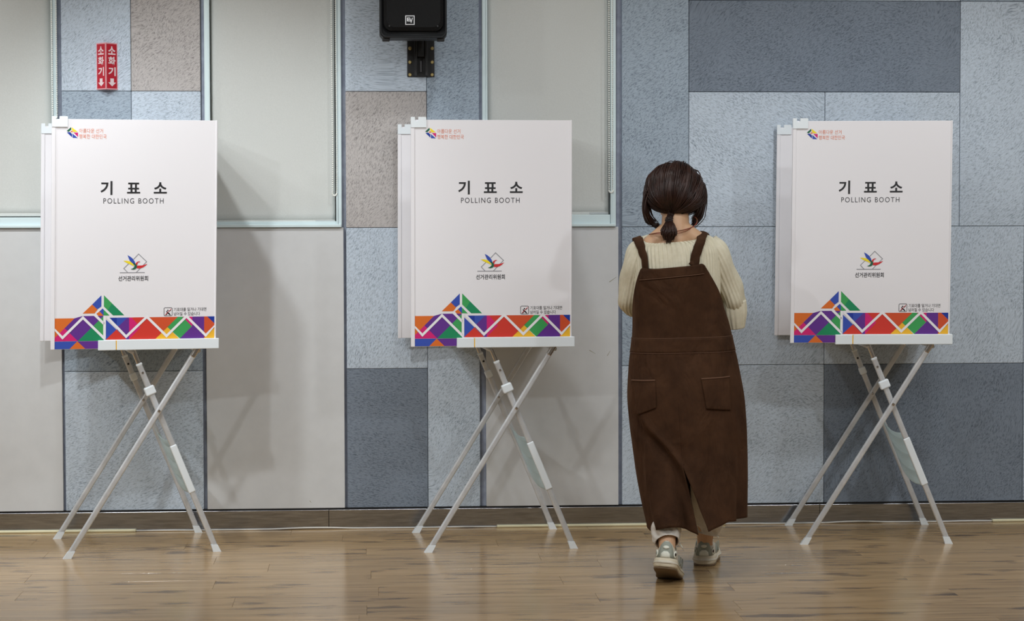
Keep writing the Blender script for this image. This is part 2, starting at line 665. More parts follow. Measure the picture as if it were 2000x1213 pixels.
tag(box('ceiling', -ROOM_X, ROOM_X, ROOM_Y, 0.3, ROOM_Z, ROOM_Z + 0.1, M['ceiling']), kind='structure')
tag(box('wall_left', -ROOM_X - 0.1, -ROOM_X, ROOM_Y, 0.3, -0.1, ROOM_Z, M['plaster']), kind='structure')
tag(box('wall_right', ROOM_X, ROOM_X + 0.1, ROOM_Y, 0.3, -0.1, ROOM_Z, M['plaster']), kind='structure')
tag(box('wall_front', -ROOM_X, ROOM_X, ROOM_Y - 0.1, ROOM_Y, -0.1, ROOM_Z, M['plaster']), kind='structure')


def wx(px, py=600):
    return onto(px, py)[0]


def wz(py, px=1000):
    return onto(px, py)[2]


# window openings (x0, x1) and heights, all outside edges of the pale frames
Z_SILL = wz(443)
WINS = [(-2.86, wx(112.5, 230)), (wx(398.5, 100), wx(667, 300)), (wx(941.5, 200), wx(1203, 300))]
Z_HEAD = 2.86
# backing wall with the three openings
bm = bmesh.new()
xs = [-ROOM_X]
for a, b in WINS:
    bm_box(bm, xs[-1], a, 0.02, 0.24, 0.0, ROOM_Z)
    bm_box(bm, a, b, 0.02, 0.24, 0.0, Z_SILL)
    bm_box(bm, a, b, 0.02, 0.24, Z_HEAD, ROOM_Z)
    xs.append(b)
bm_box(bm, xs[-1], ROOM_X, 0.02, 0.24, 0.0, ROOM_Z)
wall = tag(bm_obj('wall_back', bm, M['backing']), kind='structure')

Z_BB = wz(988.5, 1000)   # top of the steel skirting


def panel(x0, x1, z0, z1, kind, name='wall_panel', y0=0.0, bev=0.0025):
    o = box(name, x0 + 0.0009, x1 - 0.0009, y0, 0.02, z0 + 0.0009, z1 - 0.0009, M[kind], wall, bev, 2, centre=True)
    return o


TOP = ROOM_Z - 0.02
zA, zB, zC = wz(179), wz(444), wz(716)
# column left of the first full window
c0, c1, c2 = wx(124.5, 600), wx(256, 150), wx(395.5, 600)
panel(c0, c1, zA, TOP, 'pan_light')
panel(c1, c2, zA, TOP, 'pan_beige')
panel(c0, c1, zB, zA, 'pan_mid')
panel(c1, c2, zB, zA, 'pan_light')
zC_l = wz(725, 300)
panel(c0, c2, zC_l, zB, 'pan_mid')
panel(c0, c2, Z_BB, zC_l, 'pan_light')
# column with the speaker
c0, c1, c2 = wx(676, 500), wx(834.5, 500), wx(937, 500)
panel(c0, c1, zA, TOP, 'pan_light')
panel(c0, c1, zB, zA, 'pan_beige')
zC_m = wz(720, 760)
panel(c0, c1, zC_m, zB, 'pan_light')
panel(c0, c1, Z_BB, zC_m, 'pan_dark')
panel(c1, c2, zB, TOP, 'pan_mid')
panel(c1, c2, Z_BB, zB, 'pan_light')
# wide field on the right
d0, d1, d2, d3, d4 = wx(1214.5, 500), wx(1345.5, 200), wx(1610.3, 500), wx(1875, 200), wx(2000, 500)
d5 = d4 + (d3 - d2)
d6 = d5 + (d3 - d2)
zT = wz(2.5, 1900)
panel(d0, d1, zB, TOP, 'pan_mid')
panel(d1, d3, zA, zT, 'pan_dark')
panel(d1, d3, zT, TOP, 'pan_light')
panel(d1, d2, zB, zA, 'pan_light')
panel(d2, d3, zB, zA, 'pan_light')
panel(d3, d4, zB, zT, 'pan_light')
panel(d3, d4, zT, TOP, 'pan_mid')
panel(d0, d1, zC, zB, 'pan_mid')
panel(d1, d2, zC, zB, 'pan_light')
panel(d2, d4, zC, zB, 'pan_light')
panel(d0, d2, Z_BB, zC, 'pan_light')
panel(d2, d4, Z_BB, zC, 'pan_dark')
for a, b in ((d4, d5), (d5, d6), (d6, ROOM_X)):
    panel(a, b, zC, TOP, 'pan_light')
    panel(a, b, Z_BB, zC, 'pan_mid')
# smooth beige boards below the windows
for a, b in ((-2.86, wx(121.7, 700)), (wx(402.7, 700), wx(672.7, 700)), (wx(948.8, 700), wx(1208, 700))):
    panel(a, b, Z_BB, Z_SILL, 'board', 'window_board', -0.006, 0.002)
panel(-ROOM_X, -2.9, Z_BB, TOP, 'pan_light')

# windows: pale profile frame, glass, inner sash
for i, (a, b) in enumerate(WINS):
    w = tag(empty('window_%d' % (i + 1), ((a + b) / 2, 0.05, Z_SILL)), kind='structure')
    ox, oz = (a + b) / 2, Z_SILL
    fw = 0.024
    lo = 0.046 if i == 0 else (0.026 if i == 1 else 0.052)
    for nm, x0, x1, z0, z1 in (('frame_side', a, a + fw, 0, Z_HEAD - oz), ('frame_side', b - fw, b, 0, Z_HEAD - oz),
                               ('frame_head', a + fw, b - fw, Z_HEAD - oz - 0.04, Z_HEAD - oz), ('frame_sill', a + fw, b - fw, 0, lo)):
        bm = bmesh.new()
        bm_box(bm, x0 - ox, x1 - ox, -0.054, 0.05, z0 + 0.0, z1, 0.003)
        bm_obj(nm, bm, M['frame'], w)
    # a raised bead along the profile and the front lip of the sill
    for xx in (a + fw - 0.004, b - fw + 0.004):
        bm = bmesh.new()
        bm_box(bm, xx - ox - 0.004, xx - ox + 0.004, -0.06, -0.05, 0.012, Z_HEAD - oz, 0.002)
        bm_obj('frame_bead', bm, M['frame'], w)
    bm = bmesh.new()
    bm_box(bm, a - ox + 0.002, b - ox - 0.002, -0.072, -0.04, 0.0, 0.013, 0.003)
    bm_obj('sill_lip', bm, M['frame'], w)
    bm = bmesh.new()
    bm_box(bm, a - ox + fw, b - ox - fw, 0.055, 0.062, 0.02, Z_HEAD - oz - 0.03)
    bm_obj('pane', bm, M['glass'], w)
    bm = bmesh.new()
    bm_box(bm, -0.02, 0.02, 0.03, 0.055, 0.02, Z_HEAD - oz - 0.03, 0.003)
    bm_obj('mullion', bm, M['frame'], w)

# roller blinds
blind_lab = ['pale grey roller blind at the left edge, left of the red sign',
             'pale grey roller blind between the red sign and the speaker',
             'pale grey roller blind just right of the wall speaker, long bead chain']
blind_bot = [wz(421, 50), wz(434, 550), wz(418, 1150)]
chain_px = [(108, 232), (653.5, 382), (1193, 376)]
for i, (a, b) in enumerate(WINS):
    zb = blind_bot[i]
    e = empty('roller_blind', ((a + b) / 2, 0.03, zb))
    tag(e, blind_lab[i], 'blind', 'roller blinds in the three windows')
    x0, x1 = a + 0.027 - (a + b) / 2, b - 0.029 - (a + b) / 2
    nx, nz = 24, 40
    V = []
    for k in range(nz + 1):
        for j in range(nx + 1):
            u, v = j / nx, k / nz
            V.append((x0 + (x1 - x0) * u, 0.0018 * math.sin(7 * u + i) * math.sin(5 * v + 2 * i) - 0.001 * math.cos(2 * PI * u), v * (Z_HEAD - 0.06 - zb)))
    F = [(k * (nx + 1) + j, k * (nx + 1) + j + 1, (k + 1) * (nx + 1) + j + 1, (k + 1) * (nx + 1) + j) for k in range(nz) for j in range(nx)]
    solid(mk('blind_cloth', V, F, M['blind'], e, True), 0.0012)
    bm = bmesh.new()
    bm_box(bm, x0, x1, -0.007, 0.007, -0.004, 0.010, 0.003)
    bm_obj('bottom_bar', bm, M['blind'], e)
    if i:
        bm = bmesh.new()
        bm_box(bm, x1 - 0.085, x1 - 0.004, -0.009, -0.0065, -0.001, 0.008, 0.001)
        bm_obj('bar_label', bm, plain('bar_label_print', srgb(176, 180, 182), 0.5), e)
    V, F = tube([(x0, 0.0, Z_HEAD - zb - 0.075), (x1, 0.0, Z_HEAD - zb - 0.075)], 0.022, 20)
    mk('roller_tube', V, F, M['frame'], e, True)
    # bead chain: two hanging strands joined in a loop at the bottom
    cx, cz = onto(*chain_px[i], 0.0)[0] - (a + b) / 2, onto(*chain_px[i], 0.0)[2] - zb
    ztop = Z_HEAD - zb - 0.09
    pts = []
    gapx = 0.009
    zz = cz + gapx
    while zz < ztop:
        sw = 0.004 * math.sin((zz - cz) * 5) * math.exp(-(zz - cz) * 3) if i == 1 else 0
        pts += [(cx - gapx + sw, -0.045, zz), (cx + gapx * (0.6 if i == 2 else 1) + sw, -0.038, zz)]
        zz += 0.0092
    for k in range(7):
        t = PI * k / 6
        pts.append((cx - gapx * math.cos(t), -0.042, cz + gapx - gapx * math.sin(t)))
    parts = []
    for p in pts:
        V, F = ellipsoid(p, (0.0037, 0.0037, 0.0037), 8, 5)
        parts.append((V, F))
    for sgn in (-1, 1):
        sx = cx + gapx * (-1 if sgn < 0 else (0.6 if i == 2 else 1))
        parts.append(tube([(sx, -0.0415, cz + gapx), (sx, -0.0415, ztop)], 0.0007, 4))
    V, F = join_vf(parts)
    mk('bead_chain', V, F, plain('ivory_beads', srgb(244, 246, 240), 0.3), e, True)

# scuff marks on the beige boards
for x0, y0, x1, y1 in ((1190, 551, 1204, 541), (1151, 684, 1163, 691), (1186, 695, 1192, 685), (605, 978, 608, 982)):
    p, q = onto(x0, y0, -0.006), onto(x1, y1, -0.006)
    d = (q - p) / np.linalg.norm(q - p)
    n_ = np.array([-d[2], 0, d[0]]) * 0.0012
    V = [p - n_, q - n_ * 0.4, q + n_ * 0.4, p + n_]
    mk('scuff_mark', [(v[0], -0.0064, v[2]) for v in V], [(0, 1, 2, 3)], plain('scuff_olive', srgb(140, 134, 104), 0.7), wall)

# stainless skirting in lengths, dark shadow gap above it
bb = tag(empty('baseboard_back', (0, 0, 0)), kind='structure')
cuts = [-ROOM_X, wx(60) - 0.75, wx(640), wx(1600, 1000), ROOM_X]
for a, b in zip(cuts, cuts[1:]):
    box('steel_strip', a + 0.0008, b - 0.0008, -0.012, 0.02, 0.0, Z_BB - 0.006, M['steel'], bb, 0.0015, 2)
box('shadow_gap', -ROOM_X, ROOM_X, 0.004, 0.02, Z_BB - 0.006, Z_BB + 0.0005, M['bracket'], bb)

# cable covers and the thin cable along the skirting
for px0, px1, lab in ((-200, 267, 'ivory cable cover strip along the skirting under the leftmost booth'),
                      (970, 1415, 'ivory cable cover strip along the skirting behind the walking person'),
                      (1935, 2300, 'ivory cable cover strip along the skirting at the right edge')):
    a, b = wx(px0, 1030), wx(px1, 1025)
    bm = bmesh.new()
    bm_box(bm, a, b, -0.030, -0.0125, 0.0, 0.011, 0.004)
    tag(bm_obj('cable_cover', bm, M['ivory']), lab, 'cable cover', 'cable cover strips on the floor')
for px0, px1, lab in ((267, 970, 'thin white cable along the skirting between the left and centre booths'),
                      (1415, 1935, 'thin white cable along the skirting behind the right booth')):
    a, b = wx(px0, 1030), wx(px1, 1025)
    n = 40
    pts = [(a + (b - a) * t, -0.0195 - 0.005 * math.sin(9 * t) * math.sin(PI * t), 0.0035 + 0.004 * max(0, math.sin(14 * t + 1)) * math.sin(PI * t)) for t in np.linspace(0, 1, n)]
    V, F = tube(catmull(pts, 90), 0.0032, 8)
    tag(mk('thin_cable', V, F, M['white_cable'], None, True), lab, 'cable')

# ================================================================== polling booths
BW, BD, ZT, ZB, FX0, FX1, ZCL, FD = 0.6461, 0.61, 1.742, 0.834, 0.0778, 0.6589, 1.7532, 0.597


def bx5(u):
    return (760 + u / 4.8525 - 804.5) * BW / 310.5


def bz5(v):
    return ZB + (677 - (450 + v / 4.852)) * (ZT - ZB) / 443.5


def bx4(u):
    return (760 + u / 5 - 804.5) * BW / 310.5


def bz4(v):
    return ZB + (677 - (210 + v / 5)) * (ZT - ZB) / 443.5


BAND = [  # (layer, colour, polygon in sketch units)
    (0, 'orange', [(240, 810), (425, 810), (240, 997)]),
    (0, 'pink', [(335, 902), (455, 1025), (240, 1025), (240, 997)]),
    (0, 'purple', [(425, 810), (335, 902), (455, 1025), (690, 790), (497, 790)]),
    (0, 'green', [(455, 1025), (690, 790), (690, 1025)]),
    (1, 'lgreen', [(600, 880), (690, 790), (690, 985)]),
    (0, 'blue', [(240, 1027), (450, 1027), (380, 1098), (240, 1098)]),
    (0, 'orange', [(450, 1027), (523, 1098), (380, 1098)]),
    (0, 'purple', [(450, 1027), (660, 1027), (660, 1098), (523, 1098)]),
    (0, 'blue', [(708, 825), (806, 922), (708, 1018)]),
    (0, 'red', [(806, 922), (898, 1016), (706, 1016)]),
    (0, 'navy', [(735, 810), (808, 810), (808, 884)]),
    (0, 'blue', [(808, 810), (908, 810), (820, 897), (808, 884)]),
    (0, 'purple', [(908, 810), (922, 810), (922, 1016), (898, 1016), (808, 922), (820, 897)]),
    (0, 'pink', [(922, 810), (942, 810), (1028, 905), (922, 1016)]),
    (0, 'red', [(942, 810), (1090, 810), (1240, 945), (1165, 1016), (922, 1016), (1028, 905)]),
    (0, 'rust', [(1090, 810), (1372, 810), (1240, 945)]),
    (0, 'lgreen', [(1372, 810), (1430, 810), (1503, 900), (1392, 1016), (1275, 905)]),
    (0, 'yellow', [(1275, 905), (1385, 1016), (1165, 1016)]),
    (1, 'pink', [(1415, 810), (1507, 810), (1507, 898), (1500, 898)]),
    (0, 'purple', [(1507, 810), (1618, 810), (1618, 1016), (1392, 1016), (1507, 898)]),
    (0, 'rust', [(1618, 810), (1645, 810), (1727, 890), (1727, 908), (1618, 1016)]),
    (0, 'navy', [(1645, 810), (1727, 810), (1727, 890)]),
    (0, 'yellow', [(1727, 908), (1727, 1016), (1618, 1016)]),
    # house-shaped emblem above the band
    (0, 'blue', [(667, 598), (667, 703), (630, 730), (583, 683)]),
    (0, 'orange', [(583, 683), (632, 732), (606, 767), (497, 767)]),
    (0, 'lgreen', [(690, 598), (765, 675), (725, 738), (690, 703)]),
    (0, 'green', [(765, 675), (877, 788), (775, 788), (725, 738)]),
    (0, 'orange', [(622, 771), (650, 748), (688, 790), (640, 790)]),
    (0, 'blue', [(650, 748), (678, 722), (688, 732), (688, 790)]),
    (0, 'lgreen', [(688, 732), (742, 788), (688, 788)]),
]
ZIG = [[(238, 912), (315, 992), (500, 806), (700, 1008)], [(722, 806), (895, 990), (1085, 806), (1268, 990), (1452, 806), (1633, 990), (1735, 888)],
       [(606, 780), (694, 868)]]


def stroke(pts, w):
    """flat line of width w through pts, mitred"""
    P = [np.array(p, float) for p in pts]
    L, R = [], []
    for i, p in enumerate(P):
        d0 = (p - P[i - 1]) if i else (P[1] - p)
        d1 = (P[i + 1] - p) if i < len(P) - 1 else d0
        d0, d1 = d0 / np.linalg.norm(d0), d1 / np.linalg.norm(d1)
        n0, n1 = np.array([-d0[1], d0[0]]), np.array([-d1[1], d1[0]])
        n = (n0 + n1)
        n = n / np.linalg.norm(n)
        s = w / 2 / max(0.35, n @ n0)
        L.append(p + n * s)
        R.append(p - n * s)
    return [[L[i], L[i + 1], R[i + 1], R[i]] for i in range(len(P) - 1)]


def flat_print(name, polys, tx, tz, y, parent, keys):
    """flat print: polygons (layer, colour, pts) as one mesh of coloured faces"""
    V, F, I = [], [], []
    mats = [M['p_' + k] if 'p_' + k in M else M[k] for k in keys]
    for lay, c, pts in polys:
        n = len(V)
        q = [(tx(p[0]), y - 0.00035 * lay, tz(p[1])) for p in pts]
        area = sum(q[i][0] * q[(i + 1) % len(q)][2] - q[(i + 1) % len(q)][0] * q[i][2] for i in range(len(q)))
        if area < 0:
            q = q[::-1]
        V += q
        F.append(tuple(range(n, n + len(q))))
        I.append(keys.index(c))
    return mk(name, V, F, mats, parent, False, (0, 0, 0), I)


def circle(cx, cy, r, n=16):
    return [(cx + r * math.cos(2 * PI * k / n), cy + r * math.sin(2 * PI * k / n)) for k in range(n)]


def bar_between(p0, p1, w, d, bev, shear):
    """rounded rectangular tube from p0 to p1 in the x-z plane; w in-plane width, d depth"""
    p0, p1 = Vector(p0), Vector(p1)
    ax = (p1 - p0).normalized()
    L = (p1 - p0).length
    bm = bmesh.new()
    bm_box(bm, -w / 2, w / 2, -d / 2, d / 2, 0, L, bev, 3)
    Rm = Matrix((Vector((ax.z, 0, -ax.x)), Vector((0, 1, 0)), ax)).transposed().to_4x4()
    bm.transform(Matrix.Translation(p0) @ Rm)
    return bm


def make_booth(label, X, Y, th, k, BD=BD):
    e = empty('polling_booth', (X, Y, 0), th)
    tag(e, label, 'polling booth', 'polling booths along the wall')
    sh = Matrix(((1, 0, k, 0), (0, 1, 0, 0), (0, 0, 1, 0), (0, 0, 0, 1)))

    def done(o):
        o.data.transform(sh)
        o.data.update()
        return o

    def bbox(name, x0, x1, y0, y1, z0, z1, mat, parent=e, bev=0.001):
        return done(box(name, x0, x1, y0, y1, z0, z1, mat, parent, bev, 2))

    def clip(parent, y0):
        n = [(-0.003, 1.711), (0.059, 1.711), (0.059, 1.750), (0.056, ZCL), (0.027, ZCL), (0.027, 1.741), (0.0235, 1.7365), (0.0185, 1.7355), (0.0145, 1.738), (0.013, 1.742), (0.013, ZCL), (-0.003, ZCL)]
        m = len(n)
        V = [(a, y0, b) for a, b in n] + [(a, y0 + 0.016, b) for a, b in n]
        F = [tuple(range(m)), tuple(range(2 * m - 1, m - 1, -1))] + [(i, i + m, (i + 1) % m + m, (i + 1) % m) for i in range(m)]
        return done(mk('corner_clip', V, F, M['white_plastic'], parent))

    # near side panel, its print facing outwards
    near = bbox('side_panel', 0.0, BW, -0.003, 0.003, ZB, ZT, M['sheet'])
    bbox('edge_trim', -0.003, 0.0125, -0.006, 0.006, ZB - 0.001, ZT - 0.03, M['sheet'], near, 0.002)
    bbox('edge_trim', BW - 0.004, BW + 0.003, -0.005, 0.006, ZB + 0.02, ZT + 0.001, M['sheet'], near, 0.002)
    clip(near, -0.0085)
    far = bbox('side_panel', 0.0, BW, BD - 0.003, BD + 0.003, ZB, ZT, M['sheet'])
    bbox('edge_trim', -0.003, 0.0125, BD - 0.006, BD + 0.006, ZB - 0.001, ZT - 0.03, M['sheet'], far, 0.002)
    clip(far, BD - 0.0085)
    bbox('back_panel', BW - 0.006, BW, 0.003, BD - 0.003, ZB, ZT, M['sheet'])
    # writing shelf with its white rail
    bbox('shelf_board', 0.19, BW - 0.006, 0.004, BD - 0.004, ZB + 0.004, ZB + 0.022, M['white_plastic'])
    bbox('shelf_rail', 0.254, BW + 0.0135, -0.016, 0.002, ZB - 0.006, ZB + 0.035, M['white_plastic'], e, 0.002)
    bbox('shelf_rail', 0.181, 0.2505, -0.016, 0.002, ZB - 0.006, ZB + 0.034, M['white_plastic'], e, 0.002)
    bbox('shelf_rail', 0.181, BW + 0.0135, BD - 0.002, BD + 0.016, ZB - 0.006, ZB + 0.035, M['white_plastic'], e, 0.002)
    bbox('shelf_rail', BW + 0.001, BW + 0.0135, 0.002, BD - 0.002, ZB - 0.006, ZB + 0.035, M['white_plastic'], e, 0.002)
    bbox('rail_joint', 0.249, 0.256, -0.0145, 0.0, ZB - 0.004, ZB + 0.032, M['p_yellow'], e, 0.0005)
    # print: colour band
    polys = list(BAND)
    for z in ZIG:
        for q in stroke(z, 23):
            q = [(min(max(p[0], 240), 1727), p[1]) for p in q]
            polys.append((3, 'white', q))
    polys.append((3, 'white', [(685, 790), (709, 790), (709, 1006), (685, 985)]))
    keys = ['orange', 'pink', 'purple', 'green', 'lgreen', 'blue', 'navy', 'red', 'rust', 'yellow', 'white']
    done(flat_print('colour_band', polys, bx5, bz5, -0.0036, near, keys))
    # print: bird and ballot emblem
    em = []
    for q in stroke([(958, 262), (1005, 212), (1080, 285), (985, 385)], 6.5) + stroke([(925, 292), (870, 347), (905, 385)], 6.5) + stroke([(833, 387), (1063, 387)], 7):
        em.append((0, 'grey', q))
    em += [(2, 'blue', [(903, 222), (928, 236), (950, 254), (968, 280), (976, 302), (968, 318), (950, 300), (926, 276), (914, 250)]),
           (1, 'lemon', [(865, 274), (895, 275), (922, 280), (944, 292), (962, 316), (966, 330), (940, 314), (910, 302), (885, 288)]),
           (3, 'dgreen', [(952, 292), (972, 300), (990, 318), (990, 338), (978, 352), (958, 359), (932, 355), (952, 347), (966, 334), (968, 318)]),
           (2, 'crimson', [(976, 306), (984, 292), (998, 283), (1012, 281), (1022, 285), (1006, 289), (998, 296), (994, 310), (990, 322)]),
           (2, 'crimson', [(990, 322), (1010, 320), (1034, 320), (1060, 314), (1086, 304), (1072, 320), (1050, 336), (1024, 347), (1000, 348), (986, 344)])]
    done(flat_print('bird_emblem', em, bx5, bz5, -0.0036, near, ['grey', 'blue', 'lemon', 'dgreen', 'crimson']))
    # print: small cube emblem at the top corner
    cu = [(0, 'dgreen', [(354, 232), (394, 195), (398, 216), (372, 241)]), (0, 'lemon', [(400, 195), (457, 240), (416, 240), (402, 220)]),
          (0, 'navy', [(356, 245), (386, 243), (404, 262), (404, 292)]), (0, 'pink', [(418, 246), (460, 247), (460, 290)]),
          (0, 'blue', [(408, 256), (457, 299), (410, 297)]), (0, 'orange', [(388, 238), (402, 228), (414, 240), (402, 254)]),
          (1, 'white', [(396, 243), (408, 243), (408, 254), (398, 252)])]
    done(flat_print('cube_emblem', cu, bx4, bz4, -0.0036, near, ['dgreen', 'lemon', 'navy', 'pink', 'blue', 'orange', 'white']))
    # print: caution pictogram
    ic = []
    rr = [(1250, 723), (1312, 723), (1319, 730), (1319, 792), (1312, 799), (1250, 799), (1243, 792), (1243, 730), (1250, 723)]
    for q in stroke(rr, 4.5):
        ic.append((0, 'black_text', q))
    ic += [(0, 'black_text', circle(1279, 748, 7, 10)), (0, 'black_text', [(1262, 752), (1272, 756), (1294, 776), (1286, 784), (1268, 770)]),
           (0, 'black_text', [(1258, 792), (1270, 772), (1277, 778), (1264, 794)]), (0, 'black_text', [(1290, 770), (1306, 790), (1298, 795), (1284, 782)]),
           (0, 'black_text', [(1292, 754), (1306, 742), (1309, 746), (1294, 760)])]
    for q in stroke([(1252, 792), (1312, 732)], 4):
        ic.append((2, 'crimson', q))
    done(flat_print('caution_mark', ic, bx5, bz5, -0.0036, near, ['black_text', 'crimson']))

    def words(s, u0, u1, v0, v1, four, mat, bold=0.0, space=1.0):
        tx, tz = (bx4, bz4) if four else (bx5, bz5)
        V, F = fit_text(s, tx(u0), tx(u1), tz(v1), tz(v0), -0.0036, bold, space)
        done(mk('lettering', V, F, mat, near))

    words('기', 672, 785, 712, 846, True, M['black_text'], 0.026)
    words('표', 922, 1047, 726, 832, True, M['black_text'], 0.026)
    words('소', 1175, 1300, 722, 832, True, M['black_text'], 0.026)
    words('POLLING BOOTH', 700, 1270, 878, 929, True, M['dark_text'], 0.0, 1.25)
    words('아름다운 선거', 470, 693, 208, 250, True, M['orange_text'])
    words('행복한 대한민국', 470, 727, 262, 305, True, M['orange_text'])
    words('선거관리위원회', 820, 1094, 418, 466, False, M['dark_text'], 0.018)
    words('기표대를 밀거나 기대면', 1334, 1637, 723, 758, False, M['dark_text'], 0.004)
    words('넘어질 수 있습니다', 1334, 1578, 765, 799, False, M['dark_text'], 0.004)
    # crossed folding legs: one pair near, one pair far
    tl = (FX0, FX1)
    topz = ZB - 0.004
    xa1, xb1 = 0.592, 0.313
    for yy, nearside in ((0.03, True), (FD, False)):
        s = 1 if nearside else -1
        # leg a leans to the right, leg b to the left
        a0, a1 = (FX0, yy - 0.011, 0.018), (xa1, yy - 0.011, topz + 0.02)
        b0, b1 = (FX1, yy + 0.011, 0.018), (xb1, yy + 0.011, topz + 0.02)

        def lerp(p, q, t):
            return tuple(p[i] + (q[i] - p[i]) * t for i in range(3))

        la = done(bm_obj('leg', bar_between(a0, a1, 0.023, 0.017, 0.006, k), M['alu'], e, False))
        lb = done(bm_obj('leg', bar_between(b0, lerp(b0, b1, 0.90), 0.023, 0.017, 0.006, k), M['alu'], e, False))
        done(bm_obj('inner_tube', bar_between(lerp(b0, b1, 0.88), b1, 0.018, 0.013, 0.005, k), M['alu_bright'], lb))
        done(bm_obj('end_collar', bar_between(lerp(b0, b1, 0.893), lerp(b0, b1, 0.905), 0.0255, 0.0195, 0.004, k), M['white_plastic'], lb))
        done(bm_obj('upper_sleeve', bar_between(lerp(a0, a1, 0.93), a1, 0.0205, 0.0185, 0.005, k), M['alu_bright'], la))
        for leg, p0, p1 in ((la, a0, a1), (lb, b0, b1)):
            ax = np.array(p1) - np.array(p0)
            ax /= np.linalg.norm(ax)
            q = np.array(p0)
            lo, hi = q - ax * (q[2] / ax[2]), q + ax * 0.012
            V, F = [], []
            for cpt, wdt, z in ((lo, 0.0165, 0.0), (lo + ax * 0.006, 0.0155, None), (hi, 0.0135, None)):
                for dx, dy in ((-1, -1), (1, -1), (1, 1), (-1, 1)):
                    V.append((cpt[0] + dx * wdt, cpt[1] + dy * 0.0115, cpt[2] if z is None else 0.0))
            for r in range(2):
                for j in range(4):
                    F.append((r * 4 + j, r * 4 + (j + 1) % 4, r * 4 + 4 + (j + 1) % 4, r * 4 + 4 + j))
            F += [(3, 2, 1, 0), (8, 9, 10, 11)]
            done(mk('foot_cap', V, F, M['white_plastic'], leg))
        # pivot bolt where the legs cross
        tpv = (FX1 - FX0) / ((xa1 - FX0) + (FX1 - xb1))
        pv = lerp(a0, a1, tpv)
        V, F = tube([(pv[0], yy - 0.0245, pv[2]), (pv[0], yy - 0.022, pv[2]), (pv[0], yy + 0.022, pv[2])], [0.004, 0.0062, 0.0062], 14)
        done(mk('pivot_bolt', V, F, M['alu_bright'], e, False))
        q = lerp(b0, b1, 0.86)
        V, F = tube([(q[0], yy - 0.001, q[2]), (q[0], yy + 0.003, q[2])], 0.0045, 12)
        done(mk('rivet', V, F, M['bracket'] if not nearside else M['alu_bright'], lb))
        # white catch on leg b
        tc0, tc1 = (0.752, 0.792) if nearside else (0.775, 0.812)
        done(bm_obj('leg_catch', bar_between(lerp(b0, b1, tc0), lerp(b0, b1, tc1), 0.043 if nearside else 0.03, 0.028, 0.006, k), M['white_plastic'], e))
        if nearside:
            done(bm_obj('grip_sleeve', bar_between(lerp(b0, b1, 0.272), lerp(b0, b1, 0.505), 0.0285, 0.022, 0.005, k), M['white_plastic'], e))
    # cross bars that join near and far legs
    for (p, q, t) in (((FX0, xa1), (0.018, topz), 0.985), ((FX1, xb1), (0.018, topz), 0.985)):
        xx = p[0] + (p[1] - p[0]) * t
        zz = q[0] + (q[1] - q[0]) * t
        V, F = tube([(xx, 0.02, zz), (xx, FD, zz)], 0.008, 12)
        done(mk('cross_bar', V, F, M['alu'], e, True))
    # sagging ribbed sheet hung between the legs on the right
    nu, nv = 26, 40
    V = []
    for i in range(nu + 1):
        for j in range(nv + 1):
            u, v = i / nu, j / nv
            t = 0.53 - 0.262 * v
            x = FX1 + (xb1 - FX1) * t
            z = 0.018 + (topz + 0.002) * t
            sag = math.sin(PI * u)
            rib = 0.012 * math.exp(-((v * 3.2) % 1 - 0.5) ** 2 / 0.02) * min(1, 6 * sag)
            V.append((x - 0.006 * sag + rib * 0.5, 0.041 + (FD - 0.01 - 0.041) * u, z - 0.016 * sag + rib))
    F = [(i * (nv + 1) + j, i * (nv + 1) + j + 1, (i + 1) * (nv + 1) + j + 1, (i + 1) * (nv + 1) + j) for i in range(nu) for j in range(nv)]
    done(solid(mk('bag_sheet', V, F, M['mesh_sheet'], e, True), 0.002))
    return e


make_booth('white polling booth at the left, under the red sign, colourful band along its foot', -1.8865, -0.7965, 0.2084, 0.016, 0.66)
make_booth('white polling booth in the centre, below the wall speaker', -0.4546, -0.7375, 0.0659, 0.0032, 0.66)
make_booth('white polling booth at the right, beside the walking person', 1.0963, -0.6363, -0.0803, 0.0099)

# ================================================================== wall speaker
SY = -0.40
sc_ = onto(807.5, 36, SY)
spk = empty('wall_speaker', (sc_[0], 0.0, 0.0))
tag(spk, 'black wall speaker with silver square badge, high on the wall', 'speaker')
zb_s = onto(807, 73, SY)[2]
hw = (onto(873, 40, SY)[0] - onto(742, 40, SY)[0]) / 2
HS = 0.44


def spk_ring(yf, w, z0, z1, n=12, r=0.02, bow=0.0):
    pts = []
    for cx, cz, a0 in ((w - r, z0 + r, -90), (w - r, z1 - r, 0), (-w + r, z1 - r, 90), (-w + r, z0 + r, 180)):
        for kq in range(n + 1):
            a = math.radians(a0 + 90 * kq / n)
            x, z = cx + r * math.cos(a), cz + r * math.sin(a)
            if z < (z0 + z1) / 2:
                z -= bow * (1 - (x / w) ** 2)
            pts.append((x, yf, z))
    return np.array(pts)


